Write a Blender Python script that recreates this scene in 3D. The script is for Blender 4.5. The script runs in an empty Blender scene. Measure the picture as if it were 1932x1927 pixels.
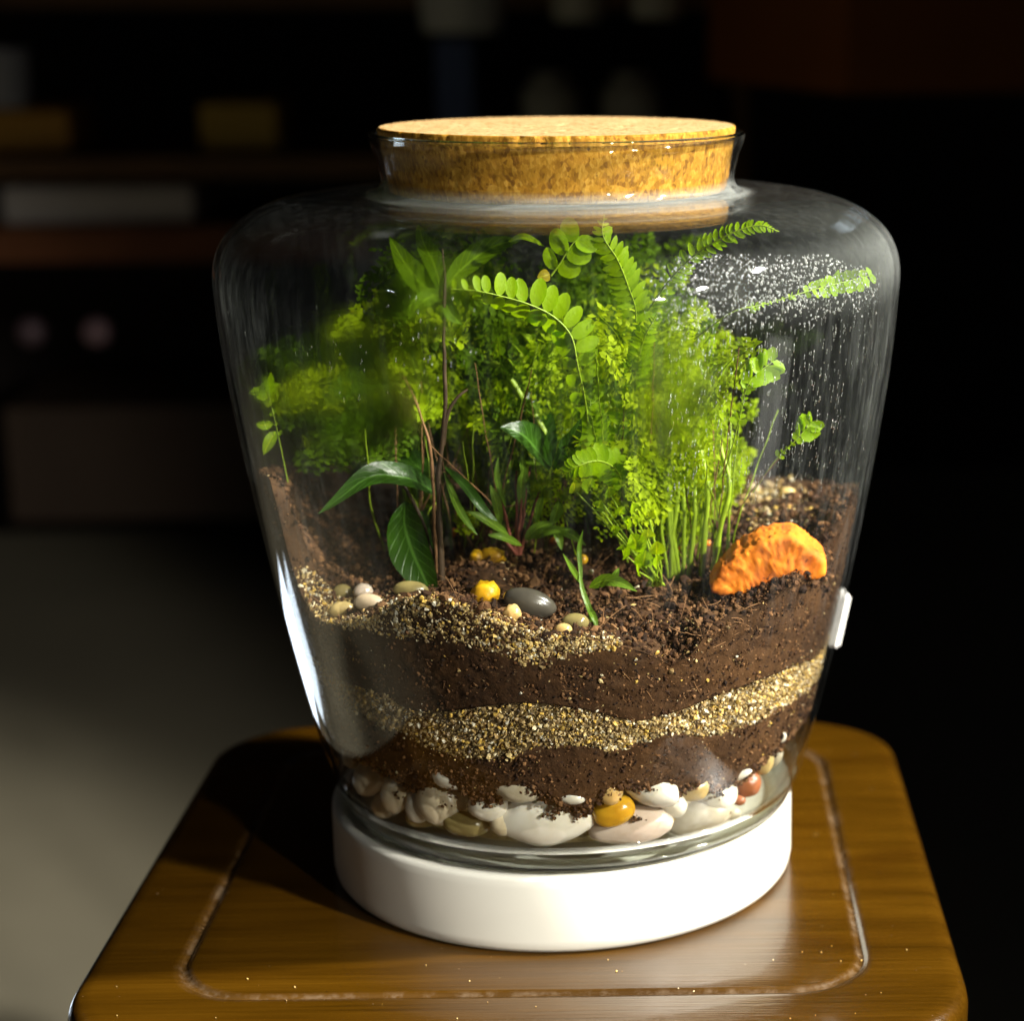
import bpy, bmesh, math, random
import numpy as np
from mathutils import Vector, Matrix, noise as mnoise

random.seed(7); rng = np.random.default_rng(7)
PI = math.pi
SC = bpy.context.scene
COL = SC.collection

# ------------------------------------------------------------------ camera
DIST, CAMZ = 0.8, 0.34747            # camera distance to the jar axis, height over the table top (z = 0)
F, PITCH, YAW, SX, SY = 3822.56, 0.246766, 0.079386, 395.13, 15.62   # focal length etc. in 1932-px picture units
cp, sp, cy, sy = math.cos(PITCH), math.sin(PITCH), math.cos(YAW), math.sin(YAW)
RIGHT = np.array([cy, -sy, 0.0]); UP = np.array([sp*sy, sp*cy, cp]); FWD = np.array([cp*sy, cp*cy, -sp])
CAM = np.array([0.0, -DIST, CAMZ])
cam = bpy.data.cameras.new('camera'); co = bpy.data.objects.new('camera', cam); COL.objects.link(co)
M = Matrix.Identity(4)
for i in range(3):
    M[i][0] = RIGHT[i]; M[i][1] = UP[i]; M[i][2] = -FWD[i]; M[i][3] = CAM[i]
co.matrix_world = M
cam.sensor_width = 36; cam.lens = 36*F/1932; cam.shift_x = -SX/1932; cam.shift_y = SY/1932
cam.clip_start = 0.02; cam.clip_end = 60
cam.dof.use_dof = True; cam.dof.focus_distance = float(np.dot(np.array([0.02, -0.095, 0.17])-CAM, FWD))
cam.dof.aperture_fstop = (cam.lens/1000)/0.0105
SC.camera = co

# ------------------------------------------------------------------ light
SC.view_settings.view_transform = 'Standard'; SC.view_settings.look = 'None'
SC.view_settings.exposure = 0.25; SC.view_settings.gamma = 1.0
SC.render.engine = 'CYCLES'
SC.cycles.max_bounces = 14; SC.cycles.transparent_max_bounces = 64; SC.cycles.transmission_bounces = 12
SC.cycles.glossy_bounces = 6; SC.cycles.diffuse_bounces = 4; SC.cycles.sample_clamp_indirect = 6
SC.cycles.use_denoising = True
W = bpy.data.worlds.new('World'); SC.world = W; W.use_nodes = True
W.node_tree.nodes['Background'].inputs[0].default_value = (0.8, 0.85, 1.0, 1)
W.node_tree.nodes['Background'].inputs[1].default_value = 0.0048

def spot(name, az, el, dist, power, size=40, radius=0.04, color=(1, 0.95, 0.86), target=(0, 0, 0.15), blend=0.6):
    l = bpy.data.lights.new(name, 'SPOT'); l.energy = power; l.spot_size = math.radians(size); l.spot_blend = blend
    l.shadow_soft_size = radius; l.color = color
    o = bpy.data.objects.new(name, l); COL.objects.link(o)
    a, e = math.radians(az), math.radians(el)
    p = Vector((math.cos(a)*math.cos(e), math.sin(a)*math.cos(e), math.sin(e)))*dist + Vector((0.03, -0.08, 0.26))
    o.location = p; o.rotation_euler = (Vector(target)-p).to_track_quat('-Z', 'Y').to_euler()
    return o
# three ceiling spots in a row to the right (found from their reflections in the shoulder and the neck)
spot('ceiling_spot', -8, 38.7, 2.4, 720, size=22, radius=0.06, blend=1.0)
spot('ceiling_spot', -41.2, 25.1, 3.54, 800, size=16, radius=0.075)
spot('ceiling_spot', -57.7, 14.5, 6.0, 430, size=10, radius=0.10)
# two faint far lamps whose glints show in the left of the jar
spot('far_lamp', 99.8, 17.8, 3.2, 2.0, size=14, radius=0.010, color=(0.95, 0.97, 1))
spot('far_lamp', -148.9, 21.9, 2.6, 1.6, size=14, radius=0.010, color=(0.9, 0.95, 1))
# downlight over the floor on the left of the stool
def floor_light(x, y, z, power, tx, ty, size):
    l = bpy.data.lights.new('floor_lamp', 'SPOT'); l.energy = power; l.spot_size = math.radians(size); l.spot_blend = 1.0
    l.shadow_soft_size = 0.15; l.color = (1, 0.95, 0.8)
    o = bpy.data.objects.new('floor_lamp', l); COL.objects.link(o); o.location = (x, y, z)
    o.rotation_euler = (Vector((tx, ty, -0.45))-Vector((x, y, z))).to_track_quat('-Z', 'Y').to_euler()
floor_light(-1.7, 1.5, 1.7, 46, -1.08, 0.62, 53)
def panel(name, loc, aim, sx_, sy_, power, color):
    l = bpy.data.lights.new(name, 'AREA'); l.shape = 'RECTANGLE'; l.size = sx_; l.size_y = sy_; l.energy = power; l.color = color
    l.spread = math.radians(70)
    o = bpy.data.objects.new(name, l); COL.objects.link(o); o.location = loc
    o.rotation_euler = (Vector(aim)-Vector(loc)).to_track_quat('-Z', 'Y').to_euler()
# unseen area lights added for jar wall reflections: cold streak left, pale panel right
panel('cold_streak_light', (-0.66, 0.98, -0.36), (-0.1, 0, 0.12), 0.36, 0.15, 0.10, (0.75, 0.86, 1.0))
panel('soft_panel', (1.05, -0.33, -0.17), (0.07, -0.1, 0.2), 0.20, 0.27, 0.022, (1.0, 0.98, 0.88))

# ------------------------------------------------------------------ helpers: picture units -> space
def ray(x, y):
    X = (x-966-SX)/F; U = -(y-963.5-SY)/F
    q = RIGHT*X + UP*U + FWD
    return q/np.linalg.norm(q)
def at(x, y, Y):
    q = ray(x, y); t = (Y-CAM[1])/q[1]
    return CAM+q*t
def atz(x, y, z):
    q = ray(x, y); t = (z-CAM[2])/q[2]
    return CAM+q*t

# outer profile of the jar (radius, height over the table)
def profile():
    P = [(.0726, .3005), (.0717, .2965), (.0702, .293), (.069, .288), (.0683, .2838)]
    for a in np.linspace(0, PI/2, 7)[1:]:
        P.append((.0683+.0075*(1-math.cos(a)), .2838-.0058*math.sin(a)))
    for a in np.linspace(PI/2, 0, 36):
        P.append((.085+(.1333-.085)*math.cos(a)**(2/2.4), .246+.032*math.sin(a)**(2/2.4)))
    zs = [.246, .230, .193, .160, .121, .088, .063, .0465, .038]
    rs = [.1333, .1320, .1277, .1224, .1152, .1080, .1026, .0978, .0946]
    c = np.polyfit(zs, rs, 4)
    for z in np.linspace(.240, .0415, 40): P.append((float(np.polyval(c, z)), float(z)))
    return np.array(P)
PR = profile()
_o = np.argsort(PR[:, 1], kind='stable'); ZO, RO = PR[_o, 1], PR[_o, 0]
def R(z): return np.interp(z, ZO, RO)
SOIL_IN = 0.0034                     # soil lies against the inside of the wall
def RS(z): return R(z)-SOIL_IN
_ts = np.linspace(.5, 1.15, 3001)
def hit(x, y, inset=0.0, strict=False):
    q = ray(x, y); Q = CAM+_ts[:, None]*q
    Fv = np.hypot(Q[:, 0], Q[:, 1])-(R(Q[:, 2])-inset)
    Fv[(Q[:, 2] > .3005) | (Q[:, 2] < .025)] = 1
    i = np.where(Fv < 0)[0]
    if len(i) == 0:
        return None if strict else Q[int(np.argmin(Fv))]
    return Q[i[0]]

# ------------------------------------------------------------------ helpers: objects
def tag(o, label=None, cat=None, group=None, kind=None):
    if label: o['label'] = label
    if cat: o['category'] = cat
    if group: o['group'] = group
    if kind: o['kind'] = kind
    return o
def empty(name, loc, label, cat, group=None):
    o = bpy.data.objects.new(name, None); COL.objects.link(o); o.location = loc; o.empty_display_size = 0.02
    o['base'] = [float(v) for v in loc]
    return tag(o, label, cat, group)
def link(name, me, parent=None, origin=(0, 0, 0)):
    o = bpy.data.objects.new(name, me); COL.objects.link(o)
    if parent: o.parent = parent
    return o
def mesh_np(name, V, faces, mats, smooth=True, colors=None, midx=None):
    """V (n,3) array, faces = (m,k) int array or list of arrays with the same k"""
    me = bpy.data.meshes.new(name)
    Fa = faces if isinstance(faces, list) else [faces]
    Fa = [np.asarray(f, dtype=np.int32) for f in Fa if len(f)]
    nl = sum(f.size for f in Fa); nf = sum(len(f) for f in Fa)
    me.vertices.add(len(V)); me.vertices.foreach_set('co', np.asarray(V, dtype=np.float32).ravel())
    me.loops.add(nl); me.loops.foreach_set('vertex_index', np.concatenate([f.ravel() for f in Fa]))
    me.polygons.add(nf)
    tot = np.concatenate([np.full(len(f), f.shape[1], dtype=np.int32) for f in Fa])
    me.polygons.foreach_set('loop_start', np.concatenate([[0], np.cumsum(tot)[:-1]]).astype(np.int32))
    me.polygons.foreach_set('loop_total', tot)
    for m in (mats if isinstance(mats, (list, tuple)) else [mats]): me.materials.append(m)
    me.polygons.foreach_set('use_smooth', np.full(nf, smooth, dtype=bool))
    if midx is not None: me.polygons.foreach_set('material_index', np.asarray(midx, dtype=np.int32))
    if colors is not None:
        a = me.color_attributes.new('tint', 'FLOAT_COLOR', 'POINT')
        c = np.ones((len(V), 4), dtype=np.float32); c[:, :3] = colors
        a.data.foreach_set('color', c.ravel())
    me.update(calc_edges=True); me.validate()
    return me
def lathe(prof, n=192, close_loop=False, cap=False, cx=0, cy_=0):
    prof = np.asarray(prof); m = len(prof)
    th = np.linspace(0, 2*PI, n, endpoint=False)
    V = np.stack([cx+prof[:, 0][:, None]*np.cos(th), cy_+prof[:, 0][:, None]*np.sin(th), np.repeat(prof[:, 1][:, None], n, 1)], 2).reshape(-1, 3)
    Fc = []
    rows = m if close_loop else m-1
    i = np.arange(n); j = (i+1) % n
    for k in range(rows):
        k2 = (k+1) % m
        Fc.append(np.stack([k*n+i, k2*n+i, k2*n+j, k*n+j], 1))
    return V, np.concatenate(Fc)
def ico(sub=0):
    bm = bmesh.new(); bmesh.ops.create_icosphere(bm, subdivisions=max(1, sub), radius=1)
    V = np.array([v.co[:] for v in bm.verts]); Fc = np.array([[v.index for v in f.verts] for f in bm.faces]); bm.free()
    return V, Fc
ICO1 = ico(1); ICO3 = ico(4)
def rand_rot(n):
    q = rng.normal(size=(n, 4)); q /= np.linalg.norm(q, axis=1)[:, None]
    w, x, y, z = q.T
    return np.stack([np.stack([1-2*(y*y+z*z), 2*(x*y-z*w), 2*(x*z+y*w)], 1),
                     np.stack([2*(x*y+z*w), 1-2*(x*x+z*z), 2*(y*z-x*w)], 1),
                     np.stack([2*(x*z-y*w), 2*(y*z+x*w), 1-2*(x*x+y*y)], 1)], 1)
def grains(name, P, rad, cols, mat, kind='stuff', parent=None, flat=0.35, jitter=0.22):
    """many small angular lumps in one mesh"""
    n = len(P); V0, F0 = ICO1; nv = len(V0)
    S = rad[:, None]*rng.uniform(1-flat, 1+flat, size=(n, 3))
    V = V0[None]*(1+rng.normal(0, jitter, size=(n, nv, 1)).clip(-.5, .5))*S[:, None, :]
    V = np.einsum('nij,nvj->nvi', rand_rot(n), V)+P[:, None, :]
    Fc = (F0[None]+np.arange(n)[:, None, None]*nv).reshape(-1, 3)
    C = np.repeat(cols, nv, 0)
    me = mesh_np(name, V.reshape(-1, 3), Fc, mat, smooth=False, colors=C)
    o = link(name, me, parent)
    if kind: o['kind'] = kind
    return o
def tube(pts, radii, n=6):
    pts = np.asarray(pts, float); m = len(pts)
    radii = np.full(m, radii) if np.isscalar(radii) else np.asarray(radii)
    T = np.gradient(pts, axis=0); T /= np.linalg.norm(T, axis=1)[:, None]+1e-12
    ref = np.array([0.3, -0.9, 0.31]); V = []
    for k in range(m):
        a = np.cross(T[k], ref); a /= np.linalg.norm(a)+1e-9; b = np.cross(T[k], a)
        an = np.linspace(0, 2*PI, n, endpoint=False)
        V.append(pts[k]+radii[k]*(np.cos(an)[:, None]*a+np.sin(an)[:, None]*b))
    V = np.concatenate(V); i = np.arange(n); j = (i+1) % n
    Fc = np.concatenate([np.stack([k*n+i, k*n+j, (k+1)*n+j, (k+1)*n+i], 1) for k in range(m-1)])
    return V, Fc
class MB:
    def __init__(s): s.V = []; s.F4 = []; s.F3 = []; s.C = []; s.n = 0
    def add(s, V, Fc, col=(1, 1, 1)):
        Fc = np.asarray(Fc)+s.n
        (s.F4 if Fc.shape[1] == 4 else s.F3).append(Fc)
        s.V.append(V); s.C.append(np.tile(np.asarray(col, float), (len(V), 1))); s.n += len(V)
    def build(s, name, mat, parent=None, off=(0, 0, 0), smooth=True):
        V = np.concatenate(s.V)-np.asarray(off)
        fs = [np.concatenate(f) for f in (s.F4, s.F3) if f]
        return link(name, mesh_np(name, V, fs, mat, smooth, colors=np.concatenate(s.C)), parent)
def catmull(P, n=40):
    P = np.asarray(P, float)
    if len(P) == 2: return P[0]+np.linspace(0, 1, n)[:, None]*(P[1]-P[0])
    Q = np.vstack([2*P[0]-P[1], P, 2*P[-1]-P[-2]]); out = []
    seg = len(P)-1
    for t in np.linspace(0, seg-1e-6, n):
        k = int(t); u = t-k; a, b, c, d = Q[k:k+4]
        out.append(.5*((2*b)+(-a+c)*u+(2*a-5*b+4*c-d)*u*u+(-a+3*b-3*c+d)*u**3))
    return np.array(out)

# ------------------------------------------------------------------ materials
def new_mat(name):
    m = bpy.data.materials.new(name); m.use_nodes = True
    nt = m.node_tree; nt.nodes.clear()
    return m, nt
class NT:
    def __init__(s, nt): s.nt = nt
    def __call__(s, t, **kw):
        n = s.nt.nodes.new(t)
        for k, v in kw.items():
            if k == 'inp':
                for kk, vv in v.items():
                    if isinstance(vv, bpy.types.NodeSocket): s.nt.links.new(vv, n.inputs[kk])
                    else: n.inputs[kk].default_value = vv
            else: setattr(n, k, v)
        return n
def ramp(N, fac, stops, interp='LINEAR'):
    r = N('ShaderNodeValToRGB', inp={0: fac}); cr = r.color_ramp; cr.interpolation = interp
    while len(cr.elements) > 1: cr.elements.remove(cr.elements[-1])
    cr.elements[0].position = stops[0][0]; cr.elements[0].color = (*stops[0][1], 1)
    for p, c in stops[1:]:
        e = cr.elements.new(p); e.color = (*c, 1)
    return r.outputs[0]
def g(v): return (v, v, v)
def out(N, s): N('ShaderNodeOutputMaterial', inp={0: s})
def mixc(N, fac, a, b, bt='MIX'):
    n = N('ShaderNodeMix', data_type='RGBA', blend_type=bt)
    for k, v in ((0, fac), (6, a), (7, b)):
        if isinstance(v, bpy.types.NodeSocket): N.nt.links.new(v, n.inputs[k])
        else: n.inputs[k].default_value = v if k == 0 else (*v, 1)
    return n.outputs[2]
def math_(N, op, a, b=0.0, clamp=False):
    n = N('ShaderNodeMath', operation=op, use_clamp=clamp)
    for k, v in ((0, a), (1, b)):
        if isinstance(v, bpy.types.NodeSocket): N.nt.links.new(v, n.inputs[k])
        else: n.inputs[k].default_value = v
    return n.outputs[0]
def noise(N, vec, scale, detail=4, rough=.55, out_=0):
    n = N('ShaderNodeTexNoise', inp={'Vector': vec, 'Scale': scale, 'Detail': detail, 'Roughness': rough}); return n.outputs[out_]
def coords(N): return N('ShaderNodeNewGeometry').outputs['Position']
def scaled(N, vec, s): return N('ShaderNodeMapping', inp={0: vec, 3: s}).outputs[0]
def bump(N, h, strength=.5, dist=.001): return N('ShaderNodeBump', inp={'Height': h, 'Strength': strength, 'Distance': dist}).outputs[0]

def mat_plain(name, col, rough=.6, spec=.4, var=.15, scale=40, bmp=.0):
    m, nt = new_mat(name); N = NT(nt); P = coords(N)
    n = noise(N, P, scale)
    c = mixc(N, n, tuple(v*(1-var) for v in col), tuple(min(1, v*(1+var)) for v in col))
    b = N('ShaderNodeBsdfPrincipled', inp={'Base Color': c, 'Roughness': rough, 'Specular IOR Level': spec})
    if bmp: nt.links.new(bump(N, n, bmp), b.inputs['Normal'])
    out(N, b.outputs[0]); return m

def mat_glass(name, streaks=True):
    """clear wall seen through both of its surfaces: mirror part after Schlick, the rest passes straight on; mist and dried drips scatter a little light"""
    m, nt = new_mat(name); N = NT(nt); P = coords(N)
    fac = N('ShaderNodeLayerWeight', inp={0: .5}).outputs['Facing']
    s = math_(N, 'ADD', math_(N, 'MULTIPLY', math_(N, 'POWER', fac, 5.0), .93), .042, True)
    tr = N('ShaderNodeBsdfTransparent', inp={0: (.985, .993, .985, 1)})
    sep0 = N('ShaderNodeSeparateXYZ', inp={0: P})
    rings = math_(N, 'SINE', math_(N, 'MULTIPLY', sep0.outputs[2], 5200.0))
    rm = ramp(N, math_(N, 'MULTIPLY', sep0.outputs[2], 3.3), [(.895, g(0)), (.91, g(1)), (.935, g(1)), (.955, g(.25)), (1, g(.15))])
    wob = bump(N, math_(N, 'ADD', noise(N, P, 14, 2), math_(N, 'MULTIPLY', math_(N, 'MULTIPLY', rings, rm), .06)), .05, .002)
    gl = N('ShaderNodeBsdfGlossy', inp={0: (1, 1, 1, 1), 'Roughness': .03, 'Normal': wob})
    mx = N('ShaderNodeMixShader', inp={0: s, 1: tr.outputs[0], 2: gl.outputs[0]})
    if streaks:
        sep = N('ShaderNodeSeparateXYZ', inp={0: P})
        v1 = noise(N, scaled(N, P, (1, 1, .09)), 260, 5, .7)
        v2 = noise(N, P, 16, 3)
        a = math_(N, 'MULTIPLY', ramp(N, v1, [(.50, g(0)), (.74, g(1))]), ramp(N, v2, [(.3, g(.25)), (.7, g(1))]))
        zb = ramp(N, math_(N, 'MULTIPLY', sep.outputs[2], 3.3), [(.12, g(.06)), (.36, g(.12)), (.52, g(.7)), (.80, g(1)), (.86, g(.35)), (.95, g(.3))])
        mist = math_(N, 'ADD', math_(N, 'MULTIPLY', math_(N, 'MULTIPLY', a, zb), .07), math_(N, 'MULTIPLY', zb, .003))
        mist = math_(N, 'MULTIPLY', mist, ramp(N, math_(N, 'ADD', math_(N, 'MULTIPLY', sep.outputs[0], 3.5), .5), [(.25, g(.45)), (.68, g(1))]))
        sh_ = math_(N, 'MULTIPLY', ramp(N, math_(N, 'MULTIPLY', sep.outputs[2], 3.3), [(.79, g(0)), (.83, g(1)), (.865, g(1)), (.885, g(0))]), ramp(N, math_(N, 'ADD', math_(N, 'MULTIPLY', sep.outputs[0], 3.5), .5), [(.56, g(0)), (.70, g(1))]))
        mist = math_(N, 'ADD', mist, math_(N, 'MULTIPLY', math_(N, 'MULTIPLY', sh_, noise(N, P, 500, 4, .7)), .05))
        # more of it shows where one looks along the wall
        mist = math_(N, 'MULTIPLY', mist, math_(N, 'ADD', 1.0, math_(N, 'MULTIPLY', math_(N, 'POWER', fac, 3.0), 3.0)), True)
        rad_ = math_(N, 'SQRT', math_(N, 'ADD', math_(N, 'POWER', sep.outputs[0], 2.0), math_(N, 'POWER', sep.outputs[1], 2.0)))
        nk = math_(N, 'MULTIPLY', ramp(N, math_(N, 'MULTIPLY', sep.outputs[2], 3.3), [(.900, g(0)), (.912, g(1)), (.926, g(1)), (.936, g(0))]), ramp(N, math_(N, 'MULTIPLY', rad_, 10.0), [(.735, g(1)), (.775, g(0))]))
        lines = ramp(N, noise(N, scaled(N, P, (.6, .6, 60)), 60, 4, .7), [(.35, g(.15)), (.65, g(1))])
        mist = math_(N, 'ADD', mist, math_(N, 'MULTIPLY', math_(N, 'MULTIPLY', nk, lines), .24), True)
        df = N('ShaderNodeBsdfDiffuse', inp={0: (.75, .8, .78, 1)})
        tl = N('ShaderNodeBsdfTranslucent', inp={0: (.75, .8, .78, 1)})
        hz = N('ShaderNodeMixShader', inp={0: .5, 1: df.outputs[0], 2: tl.outputs[0]})
        mx = N('ShaderNodeMixShader', inp={0: mist, 1: mx.outputs[0], 2: hz.outputs[0]})
    out(N, mx.outputs[0]); return m
def mat_solid_glass():
    m, nt = new_mat('solid_glass'); N = NT(nt)
    b = N('ShaderNodeBsdfGlass', inp={0: (.97, .985, .96, 1), 'Roughness': 0.0, 'IOR': 1.48}); out(N, b.outputs[0]); return m
def mat_drop():
    m, nt = new_mat('water_drop'); N = NT(nt)
    fac = N('ShaderNodeLayerWeight', inp={0: .5}).outputs['Facing']
    s = math_(N, 'ADD', math_(N, 'MULTIPLY', math_(N, 'POWER', fac, 3.0), .6), .22, True)
    tr = N('ShaderNodeBsdfTransparent', inp={0: (.93, .95, .95, 1)})
    gl = N('ShaderNodeBsdfGlossy', inp={0: (1, 1, 1, 1), 'Roughness': .28})
    out(N, N('ShaderNodeMixShader', inp={0: s, 1: tr.outputs[0], 2: gl.outputs[0]}).outputs[0]); return m
def mat_fog():
    m, nt = new_mat('fogged_film'); N = NT(nt); P = coords(N)
    a = N('ShaderNodeAttribute', attribute_name='fog').outputs['Fac']
    f = math_(N, 'MULTIPLY', a, ramp(N, noise(N, scaled(N, P, (1, 1, .5)), 55, 4, .6), [(.30, g(.45)), (.6, g(1))]), True)
    tr = N('ShaderNodeBsdfTransparent'); rf = N('ShaderNodeBsdfRefraction', inp={0: (1, 1, 1, 1), 'Roughness': .75, 'IOR': 1.07})
    out(N, N('ShaderNodeMixShader', inp={0: f, 1: tr.outputs[0], 2: rf.outputs[0]}).outputs[0]); return m
def mat_cork(top):
    m, nt = new_mat('cork'); N = NT(nt); P = coords(N)
    Q = P if top else scaled(N, P, (1, 1, .62))
    vo = N('ShaderNodeTexVoronoi', inp={'Vector': Q, 'Scale': 900, 'Randomness': 1.0})
    v2 = N('ShaderNodeTexVoronoi', inp={'Vector': Q, 'Scale': 330, 'Randomness': 1.0})
    c1 = N('ShaderNodeSeparateColor', inp={0: vo.outputs['Color']}).outputs[0]
    c2 = N('ShaderNodeSeparateColor', inp={0: v2.outputs['Color']}).outputs[0]
    mixv = math_(N, 'ADD', math_(N, 'MULTIPLY', c1, .6), math_(N, 'MULTIPLY', c2, .4))
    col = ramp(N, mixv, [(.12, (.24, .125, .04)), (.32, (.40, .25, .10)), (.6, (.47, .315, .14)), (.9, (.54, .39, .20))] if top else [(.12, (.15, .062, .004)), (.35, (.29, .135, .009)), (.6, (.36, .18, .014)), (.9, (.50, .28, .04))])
    n = noise(N, Q, 900, 3, .7)
    pit = ramp(N, noise(N, Q, 330, 4, .75), [(.28, g(1)), (.36, g(0))])
    pit = math_(N, 'MAXIMUM', pit, ramp(N, noise(N, P, 190, 4, .8), [(.30, g(1)), (.345, g(0))])) if top else pit
    col = mixc(N, pit, col, (.10, .04, .009))
    big = noise(N, P, 22, 2)
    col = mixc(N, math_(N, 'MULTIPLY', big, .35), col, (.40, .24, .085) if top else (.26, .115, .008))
    h = math_(N, 'SUBTRACT', math_(N, 'ADD', math_(N, 'MULTIPLY', n, .5), mixv), math_(N, 'MULTIPLY', pit, 1.5))
    b = N('ShaderNodeBsdfPrincipled', inp={'Base Color': col, 'Roughness': .8, 'Specular IOR Level': .2, 'Normal': bump(N, h, .6, .0006)})
    out(N, b.outputs[0]); return m
def mat_wood():
    m, nt = new_mat('stained_wood'); N = NT(nt)
    P = N('ShaderNodeTexCoord').outputs['Object']
    G = scaled(N, P, (1, 14, 14)); G2 = scaled(N, P, (1, 40, 40))
    n1 = noise(N, G, 5, 5, .6); n2 = noise(N, G2, 14, 4, .7); n3 = noise(N, P, 9, 3)
    v = math_(N, 'ADD', math_(N, 'MULTIPLY', n1, .6), math_(N, 'MULTIPLY', n2, .4))
    col = ramp(N, v, [(.34, (.026, .0108, .0004)), (.48, (.056, .0235, .0009)), (.66, (.088, .0385, .0018))])
    col = mixc(N, math_(N, 'MULTIPLY', n3, .4), col, (.038, .017, .0008))
    # pale scuffs and scratches
    sc = ramp(N, noise(N, scaled(N, P, (5, 90, 1)), 5, 5, .8), [(.66, g(0)), (.73, g(1))])
    sc = math_(N, 'MULTIPLY', sc, ramp(N, noise(N, P, 16, 2), [(.46, g(0)), (.62, g(.5))]))
    dot = ramp(N, noise(N, P, 260, 2, .6), [(.74, g(0)), (.78, g(.5))])
    sc = math_(N, 'ADD', sc, dot, True)
    col = mixc(N, sc, col, (.26, .20, .13))
    kn = ramp(N, noise(N, scaled(N, P, (1.6, 5, 1)), 6, 2, .5), [(.56, g(0)), (.74, g(.55))])
    col = mixc(N, kn, col, (.028, .010, .0004))
    # dust caught in the routed groove (a stain with the groove's own shape)
    at_ = N('ShaderNodeAttribute', attribute_name='dust').outputs['Fac']
    dn = ramp(N, noise(N, P, 120, 5, .75), [(.46, g(.10)), (.70, g(1))])
    dust = math_(N, 'MULTIPLY', at_, math_(N, 'MULTIPLY', dn, .42))
    col = mixc(N, dust, col, (.30, .23, .16))
    ro = math_(N, 'ADD', math_(N, 'MULTIPLY', n2, .16), math_(N, 'ADD', .13, math_(N, 'MULTIPLY', sc, .3)))
    h = math_(N, 'ADD', math_(N, 'MULTIPLY', n2, 1.0), math_(N, 'MULTIPLY', n1, .4))
    b = N('ShaderNodeBsdfPrincipled', inp={'Base Color': col, 'Roughness': ro, 'Specular IOR Level': .42, 'Normal': bump(N, h, .30, .0006)})
    b.inputs['Coat Weight'].default_value = .35; b.inputs['Coat Roughness'].default_value = .10
    out(N, b.outputs[0]); return m
def mat_soil(name, dark, light, speck=.02):
    m, nt = new_mat(name); N = NT(nt); P = coords(N)
    n1 = noise(N, P, 90, 6, .65); n2 = noise(N, P, 520, 4, .7); n3 = noise(N, P, 22, 3)
    v = math_(N, 'ADD', math_(N, 'MULTIPLY', n1, .5), math_(N, 'MULTIPLY', n2, .5))
    col = ramp(N, v, [(.34, dark), (.56, tuple((a+b)/2 for a, b in zip(dark, light))), (.70, light)])
    col = mixc(N, ramp(N, n3, [(.4, g(0)), (.7, g(.5))]), col, tuple(a*1.3 for a in light))
    sp_ = ramp(N, noise(N, P, 700, 2, .5), [(.70, g(0)), (.76, g(1))])
    col = mixc(N, math_(N, 'MULTIPLY', sp_, .55), col, (.36, .24, .12))
    b = N('ShaderNodeBsdfPrincipled', inp={'Base Color': col, 'Roughness': .85, 'Specular IOR Level': .25, 'Normal': bump(N, v, .9, .0012)})
    out(N, b.outputs[0]); return m
def mat_tint(name, rough=.6, spec=.4, trans=0.0, var=.25):
    m, nt = new_mat(name); N = NT(nt); P = coords(N)
    a = N('ShaderNodeAttribute', attribute_name='tint').outputs['Color']
    n = noise(N, P, 900, 3)
    col = mixc(N, 1.0, a, ramp(N, n, [(.3, g(1-var)), (.7, g(1+var))]), 'MULTIPLY')
    b = N('ShaderNodeBsdfPrincipled', inp={'Base Color': col, 'Roughness': rough, 'Specular IOR Level': spec})
    s = b.outputs[0]
    if trans:
        t = N('ShaderNodeBsdfTranslucent', inp={0: col}); s = N('ShaderNodeMixShader', inp={0: trans, 1: s, 2: t.outputs[0]}).outputs[0]
    out(N, s); return m
def mat_leaf(name, c0, c1, trans=.45, rough=.4, spec=.4, vein=.5):
    m, nt = new_mat(name); N = NT(nt)
    P = coords(N); n = noise(N, P, 60, 3); n2 = noise(N, P, 700, 3)
    oi = N('ShaderNodeObjectInfo').outputs['Random']
    v = math_(N, 'ADD', math_(N, 'MULTIPLY', n, .7), math_(N, 'MULTIPLY', oi, .3))
    col = mixc(N, v, c0, c1)
    col = mixc(N, math_(N, 'MULTIPLY', n2, .25), col, tuple(x*.5 for x in c0))
    # midrib and side veins of the larger leaves, spots and browned bits
    uv = N('ShaderNodeSeparateColor', inp={0: N('ShaderNodeAttribute', attribute_name='blade').outputs['Color']})
    u_, v_ = uv.outputs[0], uv.outputs[1]
    rib = ramp(N, v_, [(.86, g(0)), (.97, g(1))])
    sv = math_(N, 'SINE', math_(N, 'MULTIPLY', math_(N, 'ADD', u_, math_(N, 'MULTIPLY', v_, .22)), 62.0))
    sv = math_(N, 'MULTIPLY', ramp(N, sv, [(.72, g(0)), (1, g(.5))]), ramp(N, v_, [(.02, g(0)), (.15, g(1))]))
    vn = math_(N, 'MAXIMUM', rib, sv)
    col = mixc(N, math_(N, 'MULTIPLY', vn, vein), col, tuple(min(1, x*2.2+.02) for x in c1))
    spt = ramp(N, noise(N, P, 190, 4, .7), [(.68, g(0)), (.76, g(.6))])
    col = mixc(N, spt, col, (c1[0]*1.1+.03, c1[1]*.55+.02, .004))
    b = N('ShaderNodeBsdfPrincipled', inp={'Base Color': col, 'Roughness': rough, 'Specular IOR Level': spec, 'Normal': bump(N, math_(N, 'SUBTRACT', math_(N, 'MULTIPLY', n2, .6), math_(N, 'MULTIPLY', vn, .7)), .4, .0006)})
    tcol = mixc(N, 1.0, col, (1.12, 1.12, .3), 'MULTIPLY')
    t = N('ShaderNodeBsdfTranslucent', inp={0: tcol})
    out(N, N('ShaderNodeMixShader', inp={0: trans, 1: b.outputs[0], 2: t.outputs[0]}).outputs[0]); return m
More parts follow.
